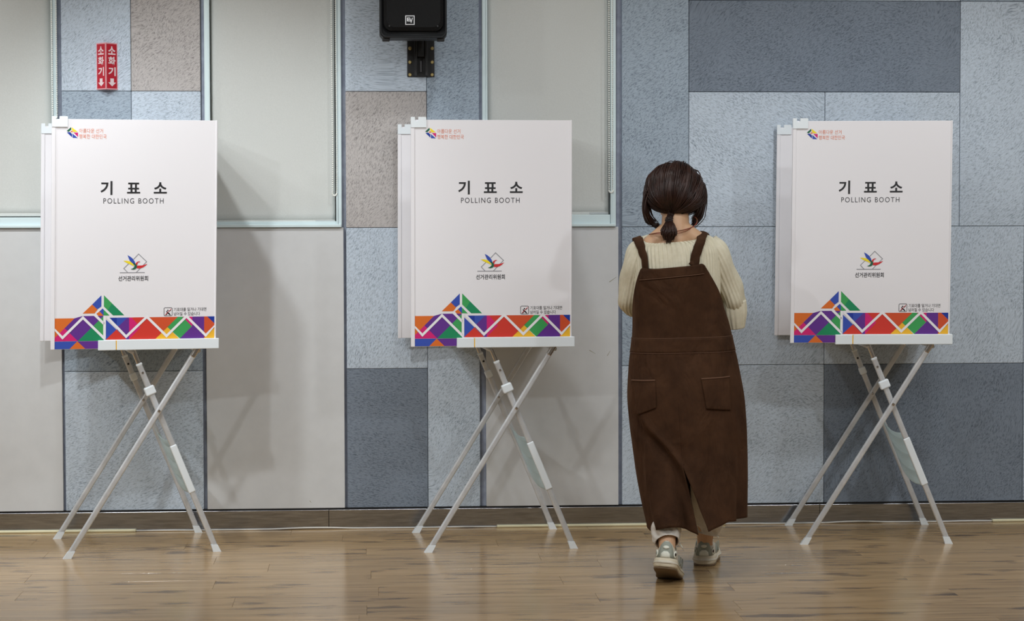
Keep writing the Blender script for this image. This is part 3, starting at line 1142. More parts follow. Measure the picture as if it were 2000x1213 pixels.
rings = [spk_ring(SY + 0.012, hw - 0.008, zb_s + 0.008, zb_s + HS - 0.006, bow=0.006), spk_ring(SY + 0.0, hw - 0.004, zb_s + 0.004, zb_s + HS - 0.003, bow=0.008), spk_ring(SY + 0.012, hw, zb_s + 0.002, zb_s + HS, bow=0.010),
         spk_ring(SY + 0.10, hw + 0.002, zb_s, zb_s + HS, bow=0.009), spk_ring(SY + 0.20, hw * 0.86, zb_s + 0.004, zb_s + HS, bow=0.006), spk_ring(SY + 0.27, hw * 0.6, zb_s + 0.01, zb_s + HS - 0.01, bow=0.002)]
V, F = loft(rings, True, True, True)
o = mk('speaker_cabinet', V, F, M['spk_black'], spk, True)
rings = [spk_ring(SY + 0.01, hw * 0.895, zb_s + 0.028, zb_s + HS - 0.03, r=0.03, bow=0.010), spk_ring(SY - 0.004, hw * 0.885, zb_s + 0.031, zb_s + HS - 0.033, r=0.03, bow=0.010),
         spk_ring(SY - 0.011, hw * 0.80, zb_s + 0.045, zb_s + HS - 0.05, r=0.03, bow=0.008)]
V, F = loft(rings, True, False, True)
gr = mk('speaker_grille', V, F, M['spk_grille'], spk, False)
for s in (-1, 1):
    bm = bmesh.new()
    bm_box(bm, s * hw * 0.82 - 0.016, s * hw * 0.82 + 0.016, SY + 0.03, SY + 0.06, zb_s - 0.014, zb_s + 0.006, 0.004)
    bm_obj('rubber_foot', bm, M['bracket'], spk)
    V, F = tube([(s * hw * 0.72, SY - 0.006, zb_s + 0.046), (s * hw * 0.72, SY - 0.0125, zb_s + 0.046)], 0.0035, 10)
    mk('grille_screw', V, F, M['bracket'], gr)
# square badge with two letters
bz, bxx = onto(800.5, 40, SY)[2], onto(800.5, 40, SY)[0] - sc_[0]
hb = 0.0195
bm = bmesh.new()
bm_box(bm, bxx - hb, bxx + hb, SY - 0.0145, SY - 0.008, bz - hb, bz + hb, 0.001)
bdg = bm_obj('badge', bm, M['silver'], spk)
bm = bmesh.new()
bm_box(bm, bxx - hb * 0.82, bxx + hb * 0.82, SY - 0.0152, SY - 0.0135, bz - hb * 0.82, bz + hb * 0.82, 0.0004)
bm_obj('badge_field', bm, M['spk_black'], bdg)
for s_, x0, x1, z0, z1 in (('E', -0.62, 0.05, -0.25, 0.55), ('V', -0.12, 0.62, -0.6, 0.5)):
    V, F = fit_text(s_, bxx + x0 * hb, bxx + x1 * hb, bz + z0 * hb, bz + z1 * hb, SY - 0.0156, 0.03)
    mk('badge_letter', V, F, M['silver'], bdg)
# wall bracket below the cabinet
p0, p1 = onto(795.5, 150, -0.02), onto(848.5, 60, -0.02)
b0x, b1x, b0z = p0[0] - sc_[0], p1[0] - sc_[0], p0[2]
bt = b0z + 0.30
bm = bmesh.new()
bm_box(bm, b0x, b1x, -0.006, 0.0, b0z, bt, 0.0025)
pl = bm_obj('bracket_plate', bm, M['bracket'], spk)
w_ = b1x - b0x
for xq in (0.31, 0.70):
    bm = bmesh.new()
    bm_box(bm, b0x + w_ * xq - 0.006, b0x + w_ * xq + 0.006, -0.045, -0.004, b0z + 0.004, bt, 0.002)
    bm_obj('bracket_rib', bm, M['bracket'], spk)
bm = bmesh.new()
bm_box(bm, b0x + w_ * 0.36, b0x + w_ * 0.66, -0.035, -0.012, b0z + 0.085, bt, 0.003)
bm_obj('bracket_slide', bm, M['bracket'], spk)
bm = bmesh.new()
bm_box(bm, b0x + w_ * 0.45, b0x + w_ * 0.55, -0.014, -0.004, b0z + 0.02, b0z + 0.07, 0.002)
bm_obj('bracket_tongue', bm, plain('bracket_grey', srgb(84, 84, 88), 0.4), spk)
bm = bmesh.new()
bm_box(bm, b0x + w_ * 0.3, b0x + w_ * 0.7, SY + 0.24, -0.03, b0z + 0.21, b0z + 0.27, 0.004)
bm_obj('bracket_arm', bm, M['bracket'], spk)
for py in (94, 121, 145.5):
    for px in (801, 844):
        c = onto(px, py, -0.02)
        V, F = tube([(c[0] - sc_[0], -0.006, c[2]), (c[0] - sc_[0], -0.0105, c[2]), (c[0] - sc_[0], -0.012, c[2])], [0.0078, 0.0078, 0.0055], 12)
        mk('bolt', V, F, M['brass'], spk)

# ================================================================== red extinguisher sign, a triangular prism
pa, pb_, pm = onto(188.5, 120, 0), onto(229.5, 120, 0), onto(206.5, 120, -0.045)
zt_, zb_ = onto(207, 83.5, -0.03)[2], onto(207, 174.5, -0.03)[2]
sg = empty('extinguisher_sign', (pm[0], 0, zb_))
tag(sg, 'red triangular sign with white lettering and down arrow, on the wall', 'sign')
Lx, Rx, Mx, My = pa[0] - pm[0], pb_[0] - pm[0], 0.0, -0.045
hz = zt_ - zb_
V = [(Lx, 0, 0), (Mx, My, 0), (Rx, 0, 0), (Lx, 0, hz), (Mx, My, hz), (Rx, 0, hz)]
F = [(0, 1, 4, 3), (1, 2, 5, 4), (2, 0, 3, 5), (2, 1, 0), (3, 4, 5)]
mk('sign_body', V, F, M['sign_pink'], sg)
for A, B in (((Lx, 0), (Mx, My)), ((Mx, My), (Rx, 0))):
    A, B = np.array(A), np.array(B)
    Lf = np.linalg.norm(B - A)
    d = (B - A) / Lf
    nrm = np.array([d[1], -d[0]])

    def on_face(u, z, off):
        q = A + d * u * Lf + nrm * off
        return (q[0], q[1], z * hz)
    face = mk('sign_face', [on_face(0.07, 0.025, 0.0006), on_face(0.93, 0.025, 0.0006), on_face(0.93, 0.975, 0.0006), on_face(0.07, 0.975, 0.0006)], [(0, 1, 2, 3)], M['sign_red'], sg)
    VF = []
    for ch, z0, z1 in (('소', 0.745, 0.925), ('화', 0.52, 0.705), ('기', 0.29, 0.48)):
        tv, tf = fit_text(ch, 0.20, 0.82, z0, z1, 0, 0.03)
        VF.append(([on_face(p[0], p[2], 0.0012) for p in tv], tf))
    V, F = join_vf(VF)
    mk('sign_lettering', V, F, M['sign_white'], face)
    ar = [(0.36, 0.235), (0.66, 0.235), (0.66, 0.15), (0.84, 0.15), (0.51, 0.065), (0.18, 0.15), (0.36, 0.15)]
    V = [on_face(u, z, 0.0012) for u, z in ar]
    mk('sign_arrow', V, [tuple(reversed(range(7)))], M['sign_white'], face)
    for q in stroke([(0.12, 0.035), (0.88, 0.035), (0.88, 0.965), (0.12, 0.965), (0.12, 0.035)], 0.012):
        pass

#PERSON
# ================================================================== the person, seen from behind, walking to the booths
PO = np.array([0.515, -1.35, 0.0])
person = empty('person', PO)
tag(person, 'person with tied dark hair in brown corduroy pinafore, walking towards the booths', 'person')


def pp(px, py, dy=0.0):
    return onto(px, py, PO[1] + dy) - PO


def pzz(py):
    return pp(1317, py)[2]


def pxx(px):
    return pp(px, 700)[0]


def bm_vf(name, V, F, mat, parent=person, smooth=True):
    return mk(name, V, F, mat, parent, smooth)


def remesh(o, vox, smooth=4):
    m = o.modifiers.new('r', 'REMESH')
    m.mode = 'VOXEL'
    m.voxel_size = vox
    s = o.modifiers.new('s', 'SMOOTH')
    s.factor = 0.5
    s.iterations = smooth
    bake(o)
    o.data.polygons.foreach_set('use_smooth', [True] * len(o.data.polygons))
    return o


# joints (photo x, photo y, depth from the body plane)
NECK = pp(1319, 447, -0.015)
CH = pp(1318, 540, 0.0)
PEL = pp(1338, 745, 0.0)
SH_L, SH_R = pp(1247, 492, 0.0), pp(1392, 486, 0.0)
EL_L, EL_R = pp(1229, 588, 0.06), pp(1432, 590, 0.05)
WR_L, WR_R = pp(1262, 607, 0.25), pp(1424, 628, 0.24)
HIP_L, HIP_R = pp(1300, 770, 0.0), pp(1376, 770, 0.0)
KN_L, KN_R = pp(1299, 905, 0.03), pp(1383, 905, 0.14)
AN_L, AN_R = pp(1303, 1070, -0.20), pp(1377, 1056, 0.215)
HEAD = pp(1318, 376, 0.035)

parts = []
# head: skull, jaw, chin, nose, lips, ears
parts.append(ellipsoid(HEAD + np.array([0, -0.005, 0.02]), (0.074, 0.092, 0.092)))
parts.append(ellipsoid(HEAD + np.array([0, 0.03, -0.045]), (0.058, 0.062, 0.068)))
parts.append(ellipsoid(HEAD + np.array([0, 0.075, -0.088]), (0.022, 0.018, 0.016)))
parts.append(capsule(HEAD + np.array([0, 0.092, 0.008]), 0.008, HEAD + np.array([0, 0.105, -0.03]), 0.013))
parts.append(ellipsoid(HEAD + np.array([0, 0.088, -0.062]), (0.022, 0.009, 0.009)))
for s in (-1, 1):
    parts.append(ellipsoid(HEAD + np.array([s * 0.077, 0.01, -0.022]), (0.008, 0.018, 0.03)))
    parts.append(ellipsoid(HEAD + np.array([s * 0.03, 0.084, 0.016]), (0.02, 0.008, 0.006)))
# neck and trunk
parts.append(capsule(NECK + np.array([0, 0.0, -0.05]), 0.056, HEAD + np.array([0, -0.015, -0.05]), 0.049, 20))
for s, S in ((-1, SH_L), (1, SH_R)):
    parts.append(capsule(NECK + np.array([s * 0.025, 0.0, -0.005]), 0.036, S + np.array([-s * 0.024, -0.004, 0.004]), 0.038))
parts.append(ellipsoid(CH + np.array([0, 0, 0.035]), (0.140, 0.088, 0.125)))
parts.append(ellipsoid(CH + np.array([0.0, 0.0, -0.11]), (0.122, 0.085, 0.15)))
parts.append(ellipsoid(PEL, (0.155, 0.105, 0.13)))
for s in (-1, 1):
    parts.append(ellipsoid(CH + np.array([s * 0.055, 0.045, -0.02]), (0.055, 0.045, 0.055)))
# arms
for S, E, W in ((SH_L, EL_L, WR_L), (SH_R, EL_R, WR_R)):
    parts.append(capsule(S, 0.038, E, 0.030))
    parts.append(capsule(E, 0.027, W, 0.023))
# legs and feet
for H_, K_, A_, fy in ((HIP_L, KN_L, AN_L, -0.1), (HIP_R, KN_R, AN_R, 0.15)):
    parts.append(capsule(H_, 0.080, K_, 0.052))
    parts.append(capsule(K_, 0.050, A_, 0.031))
parts.append(capsule(AN_L + np.array([0, 0, -0.01]), 0.030, AN_L + np.array([0.03, 0.125, -0.055]), 0.024))
parts.append(capsule(AN_R + np.array([0, 0, -0.01]), 0.030, AN_R + np.array([0.03, 0.13, -0.04]), 0.024))
# hands: palm, four fingers and thumb, loosely curled in front of the belly
for W, E, s in ((WR_L, EL_L, 1), (WR_R, EL_R, -1)):
    d = (W - E) / np.linalg.norm(W - E)
    d = d + np.array([s * 0.55, 0.1, 0.1])
    d /= np.linalg.norm(d)
    side = np.cross(d, np.array([0, 0, 1.0]))
    side /= np.linalg.norm(side)
    upv = np.cross(side, d)
    c = W + d * 0.05
    parts.append(capsule(W, 0.023, W + d * 0.03, 0.024))
    for q in (-0.024, -0.008, 0.008, 0.024):
        parts.append(capsule(W + d * 0.02 + upv * q * 0.7, 0.013, W + d * 0.085 + upv * q, 0.011))
    for q, ln in ((0.027, 0.9), (0.009, 1.0), (-0.009, 0.94), (-0.027, 0.75)):
        a = W + d * 0.088 + upv * q
        inn = side * (-s)
        b = a + (d * 0.85 + inn * 0.45) * 0.036 * ln
        e2 = b + (d * 0.25 + inn * 0.95) * 0.026 * ln
        e3 = e2 + (-d * 0.45 + inn * 0.8) * 0.02 * ln
        parts += [capsule(a, 0.0088, b, 0.0082, 10, 3), capsule(b, 0.0082, e2, 0.0075, 10, 3), capsule(e2, 0.0075, e3, 0.0065, 10, 3)]
    inn = side * (-s)
    t0 = W + d * 0.03 + upv * 0.018
    t1 = t0 + (d * 0.5 + upv * 0.75 + inn * 0.5) * 0.04
    t2 = t1 + (d * 0.8 + upv * 0.2 + inn * 0.4) * 0.03
    parts += [capsule(t0, 0.013, t1, 0.0105, 10, 3), capsule(t1, 0.0105, t2, 0.008, 10, 3)]
V, F = join_vf(parts)
body = remesh(bm_vf('body', V, F, M['skin']), 0.0045, 4)
for s in (-1, 1):
    V, F = ellipsoid(HEAD + np.array([s * 0.03, 0.079, 0.004]), (0.012, 0.010, 0.009), 16, 10)
    ey = bm_vf('eye', V, F, M['eye'])
    V, F = ellipsoid(HEAD + np.array([s * 0.03, 0.0865, 0.003]), (0.0055, 0.0035, 0.0055), 12, 8)
    bm_vf('iris', V, F, M['lash'], ey)


# ---------------------------------------------------------- sweater
def ring_pts(cx, cy, z, a, b, n, t, tilt=0.0, tiltb=0.0):
    """superellipse; t = 0 is the back (towards the viewer), t > 0 to the right"""
    s, c = np.sin(t), np.cos(t)
    x = np.sign(s) * np.abs(s) ** (2 / n) * a
    y = -np.sign(c) * np.abs(c) ** (2 / n) * b
    return np.stack([cx + x, cy + y, z + tilt * x + tiltb * y], 1)


SW = [  # z, cx, a, b, cy, tilt sideways, tilt front-back
    (pzz(466), pxx(1310), 0.106, 0.072, -0.012, 0.07, 0.30),
    (pzz(463), pxx(1311), 0.118, 0.082, -0.008, 0.08, 0.24),
    (pzz(467), pxx(1313), 0.140, 0.090, -0.004, 0.085, 0.13),
    (pzz(477), pxx(1316), 0.158, 0.097, 0.0, 0.085, 0.04),
    (pzz(497), pxx(1319), 0.167, 0.104, 0.0, 0.075, 0.0),
    (pzz(530), pxx(1321), 0.166, 0.110, 0.002, 0.06, 0.0),
    (pzz(575), pxx(1323), 0.160, 0.112, 0.004, 0.04, 0.0),
    (pzz(625), pxx(1327), 0.152, 0.105, 0.004, 0.02, 0.0),
    (pzz(690), pxx(1331), 0.158, 0.110, 0.004, 0.0, 0.0)]
NT = 384
tt = np.linspace(-PI, PI, NT, endpoint=False)
SWI = catmull(SW, 70)
SWI[:, 3] = np.minimum(SWI[:, 3], 0.118)
rings = []
for i, (z, cx, a, b, cy, ti, tb) in enumerate(SWI):
    p = ring_pts(cx, cy, z, a, b, 2.25, tt, ti, tb)
    ctr = np.array([cx, cy, z])
    v = p - ctr
    w = np.array([v[:, 0] / a ** 2, v[:, 1] / b ** 2, 0 * v[:, 0]]).T
    w /= np.linalg.norm(w, axis=1)[:, None]
    fade = min(1, i / 3)
    amp = 0.0025 * fade
    p = p + w * (amp * np.cos(64 * tt))[:, None]
    rings.append(p)
swv = [loft(rings)]
# rolled neckline edge
e0 = rings[0]
swv.append(loft([np.vstack([e0[j] + 0.0035 * np.array([math.cos(q) * math.sin(tt[j]), -math.cos(q) * math.cos(tt[j]), math.sin(q)]) for j in range(0, NT, 4)]) for q in np.linspace(0, 2 * PI, 9)]))


def sleeve(path, rad, n=132, m=80, N=22, seed=0):
    P = catmull(path, m)
    R = catmull([(r, 0, 0) for r in rad], m)[:, 0]
    Pf, T, N_, B_ = frames(P)
    th = np.linspace(0, 2 * PI, n, endpoint=False)
    rr = []
    for i in range(m):
        s = i / (m - 1)
        r = R[i] + 0.0013 * np.cos(N * th) + 0.0032 * np.sin(3 * th + 14 * s + seed) * math.exp(-((s - 0.52) / 0.16) ** 2) + 0.0022 * np.sin(2 * th - 24 * s + seed)
        rr.append(Pf[i] + np.outer(r * np.cos(th), N_[i]) + np.outer(r * np.sin(th), B_[i]))
    return loft(rr, True, True, True)


SL_L = sleeve([pp(1262, 480, 0.0), pp(1249, 500, 0.0), pp(1239, 535, 0.02), pp(1231, 575, 0.05), pp(1231, 592, 0.085), pp(1241, 598, 0.15), pp(1258, 606, 0.235)],
              [0.044, 0.052, 0.049, 0.045, 0.043, 0.040, 0.031], seed=1)
SL_R = sleeve([pp(1380, 474, 0.0), pp(1394, 493, 0.0), pp(1411, 530, 0.02), pp(1427, 570, 0.045), pp(1433, 592, 0.07), pp(1434, 612, 0.13), pp(1427, 626, 0.23)],
              [0.044, 0.053, 0.050, 0.048, 0.047, 0.040, 0.031], seed=2.4)
swv += [SL_L, SL_R]
# the loose hem of the right sleeve hanging below the elbow
cuff = []
cp = catmull([pp(1434, 588, 0.05), pp(1436, 610, 0.055), pp(1437, 628, 0.06), pp(1438, 641, 0.065)], 24)
cr = catmull([(0.030, 0, 0), (0.0295, 0, 0), (0.025, 0, 0), (0.021, 0, 0)], 24)[:, 0]
Pf, T, N_, B_ = frames(cp)
th = np.linspace(0, 2 * PI, 84, endpoint=False)
swv.append(loft([Pf[i] + np.outer((cr[i] + 0.0012 * np.cos(14 * th)) * np.cos(th), N_[i]) + np.outer((cr[i] * 1.5 + 0.0012 * np.cos(14 * th)) * np.sin(th), B_[i]) for i in range(24)], True, True, True))
V, F = join_vf(swv)
sweater = bm_vf('sweater', V, F, M['knit'])

# ---------------------------------------------------------- pinafore
ROT = math.radians(-11)
DR = [  # photo y, left x, right x, depth b, centre y, tilt
    (505, 1230, 1404, 0.117, 0.000, 0.075), (530, 1231, 1408, 0.121, 0.000, 0.07), (560, 1233, 1410, 0.124, 0.002, 0.06), (600, 1236, 1413, 0.124, 0.004, 0.04),
    (640, 1237, 1425, 0.122, 0.004, 0.02), (672, 1235, 1431, 0.124, 0.004, 0.02), (700, 1231, 1437, 0.135, 0.004, 0.015),
    (740, 1228, 1445, 0.152, 0.004, 0.0), (775, 1226, 1451, 0.163, 0.004, 0.0), (830, 1231, 1455, 0.172, 0.006, 0.0),
    (880, 1238, 1456, 0.178, 0.008, 0.0), (925, 1244, 1456, 0.192, 0.008, 0.0), (980, 1254, 1454, 0.208, 0.006, 0.0), (1036, 1267, 1453, 0.226, 0.006, 0.0)]
DRA = np.array(DR, float)
_py = np.linspace(505, 1036, 200)
DRS = np.stack([_py] + [catmull(np.stack([DRA[:, 0], DRA[:, k], 0 * DRA[:, 0]], 1), 1200)[:, 1] if False else np.interp(_py, DRA[:, 0], DRA[:, k]) for k in range(1, 6)], 1)
for k in range(1, 6):
    ker = np.ones(13) / 13
    DRS[:, k] = np.convolve(np.pad(DRS[:, k], 6, 'edge'), ker, 'valid')
NSE = 2.35


def dress(t, py, off=0.0):
    """point on the pinafore at angle t (0 = towards viewer) and height given as photo row"""
    L, R_, b, cy, ti = (np.interp(py, DRS[:, 0], DRS[:, k]) for k in range(1, 6))
    x0, x1 = pp(L, py)[0], pp(R_, py)[0]
    cx, a = (x0 + x1) / 2, (x1 - x0) / 2
    low = min(1, max(0, (py - 690) / 330))
    fold = low * (0.011 * math.sin(5 * t + 0.6) + 0.009 * math.sin(9 * t + 1.9 + 1.5 * low) + 0.004 * math.sin(15 * t + 4 * low)) + 0.0035 * math.sin(6 * t + py * 0.025) * (1 - low) * (1 - low)
    gath = math.exp(-((py - 700) / 22) ** 2) * 0.0022 * math.sin(46 * t)
    side = abs(math.sin(t)) ** 6
    r = off + (fold + gath) * (1 - 0.7 * side)
    s, c = math.sin(t), math.cos(t)
    X = math.copysign(abs(s) ** (2 / NSE), s)
    Y = -math.copysign(abs(c) ** (2 / NSE), c)
    nx, ny = math.copysign(abs(s) ** (2 - 2 / NSE), s) / a, -math.copysign(abs(c) ** (2 - 2 / NSE), c) / b
    nl = math.hypot(nx, ny) + 1e-9
    nx, ny = nx / nl, ny / nl
    x, y = cx + a * X, cy + b * Y
    # the long slanting fold that runs down to the slit
    if c > 0:
        fx = np.interp(py, [790, 830, 870, 905, 960, 1040], [pxx(1240), pxx(1262), pxx(1298), pxx(1322), pxx(1345), pxx(1366)])
        dd = x - fx
        amp = 0.016 * min(1, max(0, (py - 785) / 60))
        r += amp * (math.exp(-(dd / 0.012) ** 2) - 0.9 * math.exp(-((dd + 0.03) / 0.02) ** 2))
        amp2 = 0.008 * min(1, max(0, (py - 800) / 80))
        gx = pxx(1405) + 0.02 * math.sin(py * 0.02)
        r += amp2 * (math.exp(-((x - gx) / 0.025) ** 2) - 0.6 * math.exp(-((x - gx + 0.045) / 0.025) ** 2))
    push = 0.0
    if c > 0 and py > 860:
        push = 0.085 * ((py - 860) / 170) ** 1.5 * math.exp(-((x - pxx(1283)) / 0.056) ** 2)
    if c < 0 and py > 760:
        push = -0.10 * min(1, (py - 760) / 130) * math.exp(-((x - pxx(1383)) / 0.075) ** 2)
    return np.array([x + nx * r, y + ny * r - push, pzz(py) + ti * a * X])


def top_row(ph):
    d = abs(math.degrees(ph))
    d = d if d <= 100 else 200 - d
    return float(np.interp(d, [0, 20, 37, 41, 60, 80, 100], [521, 520, 517, 520, 560, 602, 640]))


def hem_row(ph):
    return 1030 + 5 * math.sin(ph * 1.0 - 1.2) + 3 * math.sin(3 * ph) - 9 * math.exp(-((ph + 0.65) / 0.5) ** 2) - (22 * min(1, max(0, (ph - 0.02) / 0.45)) * (1 if ph < 1.6 else max(0, 1 - (ph - 1.6))) if ph > 0 else 0)


APEX = 900.0
NCOL, NROW = 220, 110
V = []
for j in range(NCOL + 1):
    c = j / NCOL
    ph = 2 * PI * c                       # measured from the slit, going right
    for i in range(NROW + 1):
        v = i / NROW
        phw = (ph + PI) % (2 * PI) - PI
        t_row, h_row = top_row(phw), hem_row(phw)
        py = t_row + (h_row - t_row) * v
        slit_px = np.interp(py, [505, 905, 960, 1036], [1296, 1322, 1338, 1358])
        L, R_ = np.interp(py, DRS[:, 0], DRS[:, 1]), np.interp(py, DRS[:, 0], DRS[:, 2])
        sx = (slit_px - (L + R_) / 2) / ((R_ - L) / 2)
        ts = math.copysign(math.asin(min(1, abs(sx) ** (NSE / 2))), sx)
        t = ts + ph
        g = max(0.0, (py - APEX) / 130)
        if g > 0:
            half = 0.068 * g ** 0.9
            wgt = math.exp(-ph / 0.25) if ph < PI else -math.exp(-(2 * PI - ph) / 0.25)
            t += half * wgt
        p = dress(t, py)
        if g > 0 and ph >= PI:           # left flap: folds back into a pleat beside the slit
            q = (2 * PI - ph)
            p[1] += g * (-0.012 * math.exp(-q / 0.10) + 0.035 * math.exp(-((q - 0.22) / 0.09) ** 2))
            p[2] -= 0.012 * g * math.exp(-q / 0.2)
        elif g > 0:
            p[1] += -0.014 * g * math.exp(-ph / 0.12)
            p[2] += 0.004 * g
        V.append(p)
F = []
for j in range(NCOL):
    for i in range(NROW):
        a = j * (NROW + 1) + i
        b = (j + 1) * (NROW + 1) + i
        F.append((a, b, b + 1, a + 1))
me = bpy.data.meshes.new('pinafore')
me.from_pydata([tuple(v) for v in V], [], F)
bm = bmesh.new()
bm.from_mesh(me)
bmesh.ops.remove_doubles(bm, verts=bm.verts, dist=0.0004)
bm.to_mesh(me)
bm.free()
pin = solid(from_mesh('pinafore', me, M['cord'], person, True), 0.0035, 0.0)


def t_at(px, py):
    L, R_ = np.interp(py, DRS[:, 0], DRS[:, 1]), np.interp(py, DRS[:, 0], DRS[:, 2])
    s = max(-1, min(1, (px - (L + R_) / 2) / ((R_ - L) / 2)))
    return math.copysign(math.asin(abs(s) ** (NSE / 2)), s)


def patch(name, corners, off, th, mat, nu=20, nv=20, parent=pin):
    """cloth patch lying on the pinafore; corners (px, py): top left, top right, bottom right, bottom left"""
    a, b, c, d = (np.array(q, float) for q in corners)
    V = []
    for i in range(nv + 1):
        for j in range(nu + 1):
            u, v = j / nu, i / nv
            q = (a * (1 - u) + b * u) * (1 - v) + (d * (1 - u) + c * u) * v
            V.append(dress(t_at(*q), q[1], off))
    F = [(i * (nu + 1) + j, (i + 1) * (nu + 1) + j, (i + 1) * (nu + 1) + j + 1, i * (nu + 1) + j + 1) for i in range(nv) for j in range(nu)]
    return solid(mk(name, V, F, mat, parent, True), th)


patch('pocket', [(1232, 739), (1272, 737), (1272, 790), (1242, 806)], 0.0055, 0.004, M['cord'])
patch('pocket', [(1357, 735), (1414, 732), (1415, 796), (1366, 792)], 0.0055, 0.004, M['cord'])
patch('pocket_hem', [(1233, 738), (1272, 736), (1272, 739), (1233, 741)], 0.0085, 0.002, M['seam'], 20, 2)
patch('pocket_hem', [(1357, 733.5), (1414, 731), (1414, 733.5), (1357, 736)], 0.0085, 0.002, M['seam'], 20, 2)


def belt(name, r0, r1, off, th, mat, n=140, m=6, span=(-PI, PI)):
    V = []
    for i in range(m + 1):
        for j in range(n + 1):
            t = span[0] + (span[1] - span[0]) * j / n
            V.append(dress(t, r0 + (r1 - r0) * i / m, off))
    F = [(i * (n + 1) + j, (i + 1) * (n + 1) + j, (i + 1) * (n + 1) + j + 1, i * (n + 1) + j + 1) for i in range(m) for j in range(n)]
    return solid(mk(name, V, F, mat, pin, True), th)


belt('waistband', 657, 686, 0.0018, 0.003, M['cord'])
patch('back_seam', [(1313.0, 780), (1315.6, 780), (1323, 898), (1320.5, 898)], 0.0022, 0.0015, M['cord'], 2, 60)
belt('waist_seam', 656.5, 657.5, 0.0032, 0.0012, M['seam'], m=1)
belt('waist_seam', 685.5, 686.5, 0.0032, 0.0012, M['seam'], m=1)
patch('bib_hem', [(1249, 521), (1363, 519), (1366, 537), (1246, 541)], 0.0035, 0.003, M['cord'], 30, 6)
patch('bib_seam', [(1246, 540), (1366, 536), (1366, 537.4), (1246, 541.4)], 0.0055, 0.0012, M['seam'], 30, 1)

# shoulder straps laid over the sweater
bvh = BVHTree.FromPolygons([tuple(v.co) for v in sweater.data.vertices], [tuple(p.vertices) for p in sweater.data.polygons])


def strap(path, width):
    P = catmull(path, 60)
    C_, N_ = [], []
    for q in P:
        loc, nor, idx, dist = bvh.find_nearest(Vector(q))
        n = np.array(nor)
        if n @ (np.array(q) - CH) < 0:
            n = -n
        C_.append(np.array(loc) if dist < 0.06 else q)
        N_.append(n)
    C_, N_ = np.array(C_), np.array(N_)
    for _ in range(6):
        N_[1:-1] = 0.25 * N_[:-2] + 0.5 * N_[1:-1] + 0.25 * N_[2:]
        C_[1:-1] = 0.25 * C_[:-2] + 0.5 * C_[1:-1] + 0.25 * C_[2:]
    N_ /= np.linalg.norm(N_, axis=1)[:, None]
    T = np.gradient(C_, axis=0)
    W_ = np.cross(T, N_)
    W_ /= np.linalg.norm(W_, axis=1)[:, None]
    V = [C_[i] + N_[i] * (0.0065 - 0.006 * (2 * k / 6 - 1) ** 2 * 0.6) + W_[i] * (k / 6 - 0.5) * width for i in range(60) for k in range(7)]
    F = [(i * 7 + j, i * 7 + j + 1, (i + 1) * 7 + j + 1, (i + 1) * 7 + j) for i in range(59) for j in range(6)]
    return solid(mk('shoulder_strap', V, F, M['cord'], pin, True), 0.006)


strap([pp(1257, 530, -0.118), pp(1254, 510, -0.108), pp(1249, 485, -0.085), pp(1247, 468, -0.045), pp(1245, 464, 0.0), pp(1244, 474, 0.05), pp(1248, 500, 0.09), pp(1256, 530, 0.115)], 0.034)
strap([pp(1355, 521, -0.122), pp(1360, 497, -0.112), pp(1367, 474, -0.088), pp(1372, 458, -0.045), pp(1374, 453, 0.0), pp(1376, 464, 0.05), pp(1370, 492, 0.09), pp(1362, 525, 0.115)], 0.034)


# ---------------------------------------------------------- trousers
def trouser(path, rad, seed):
    m, n = 90, 64
    P = catmull(path, m)
    R = catmull([(r, 0, 0) for r in rad], m)[:, 0]
    Pf, T, N_, B_ = frames(P)
    th = np.linspace(0, 2 * PI, n, endpoint=False)
    rr = []
    for i in range(m):
        s = i / (m - 1)
        k = max(0, (s - 0.72) / 0.28)
        r = R[i] + k * (1 - k) * 4 * (0.004 * np.sin(5 * th + seed + 9 * s) + 0.003 * np.sin(9 * th + 20 * s)) + (0.0012 * np.sin(26 * th) if s > 0.93 else 0)
        rr.append(Pf[i] + np.outer(r * np.cos(th), N_[i]) + np.outer(r * np.sin(th), B_[i]))
    return loft(rr)


tro = []
A = AN_L
tro.append(trouser([pp(1302, 790, 0), pp(1300, 900, 0.03), pp(1302, 985, -0.075), pp(1303, 1018, -0.112), pp(1301, 1034, -0.142), pp(1301, 1047, -0.166), pp(1303, 1059, -0.186)], [0.09, 0.066, 0.05, 0.045, 0.055, 0.049, 0.044], 0.4))
tro.append(trouser([pp(1376, 790, 0), pp(1383, 900, 0.14), pp(1384, 975, 0.19), pp(1384, 1008, 0.205), pp(1383, 1022, 0.21), pp(1381, 1032, 0.212), pp(1379, 1041, 0.213)], [0.095, 0.075, 0.066, 0.062, 0.057, 0.046, 0.044], 2.1))
V, F = join_vf(tro)
solid(bm_vf('trousers', V, F, M['trouser']), 0.003)


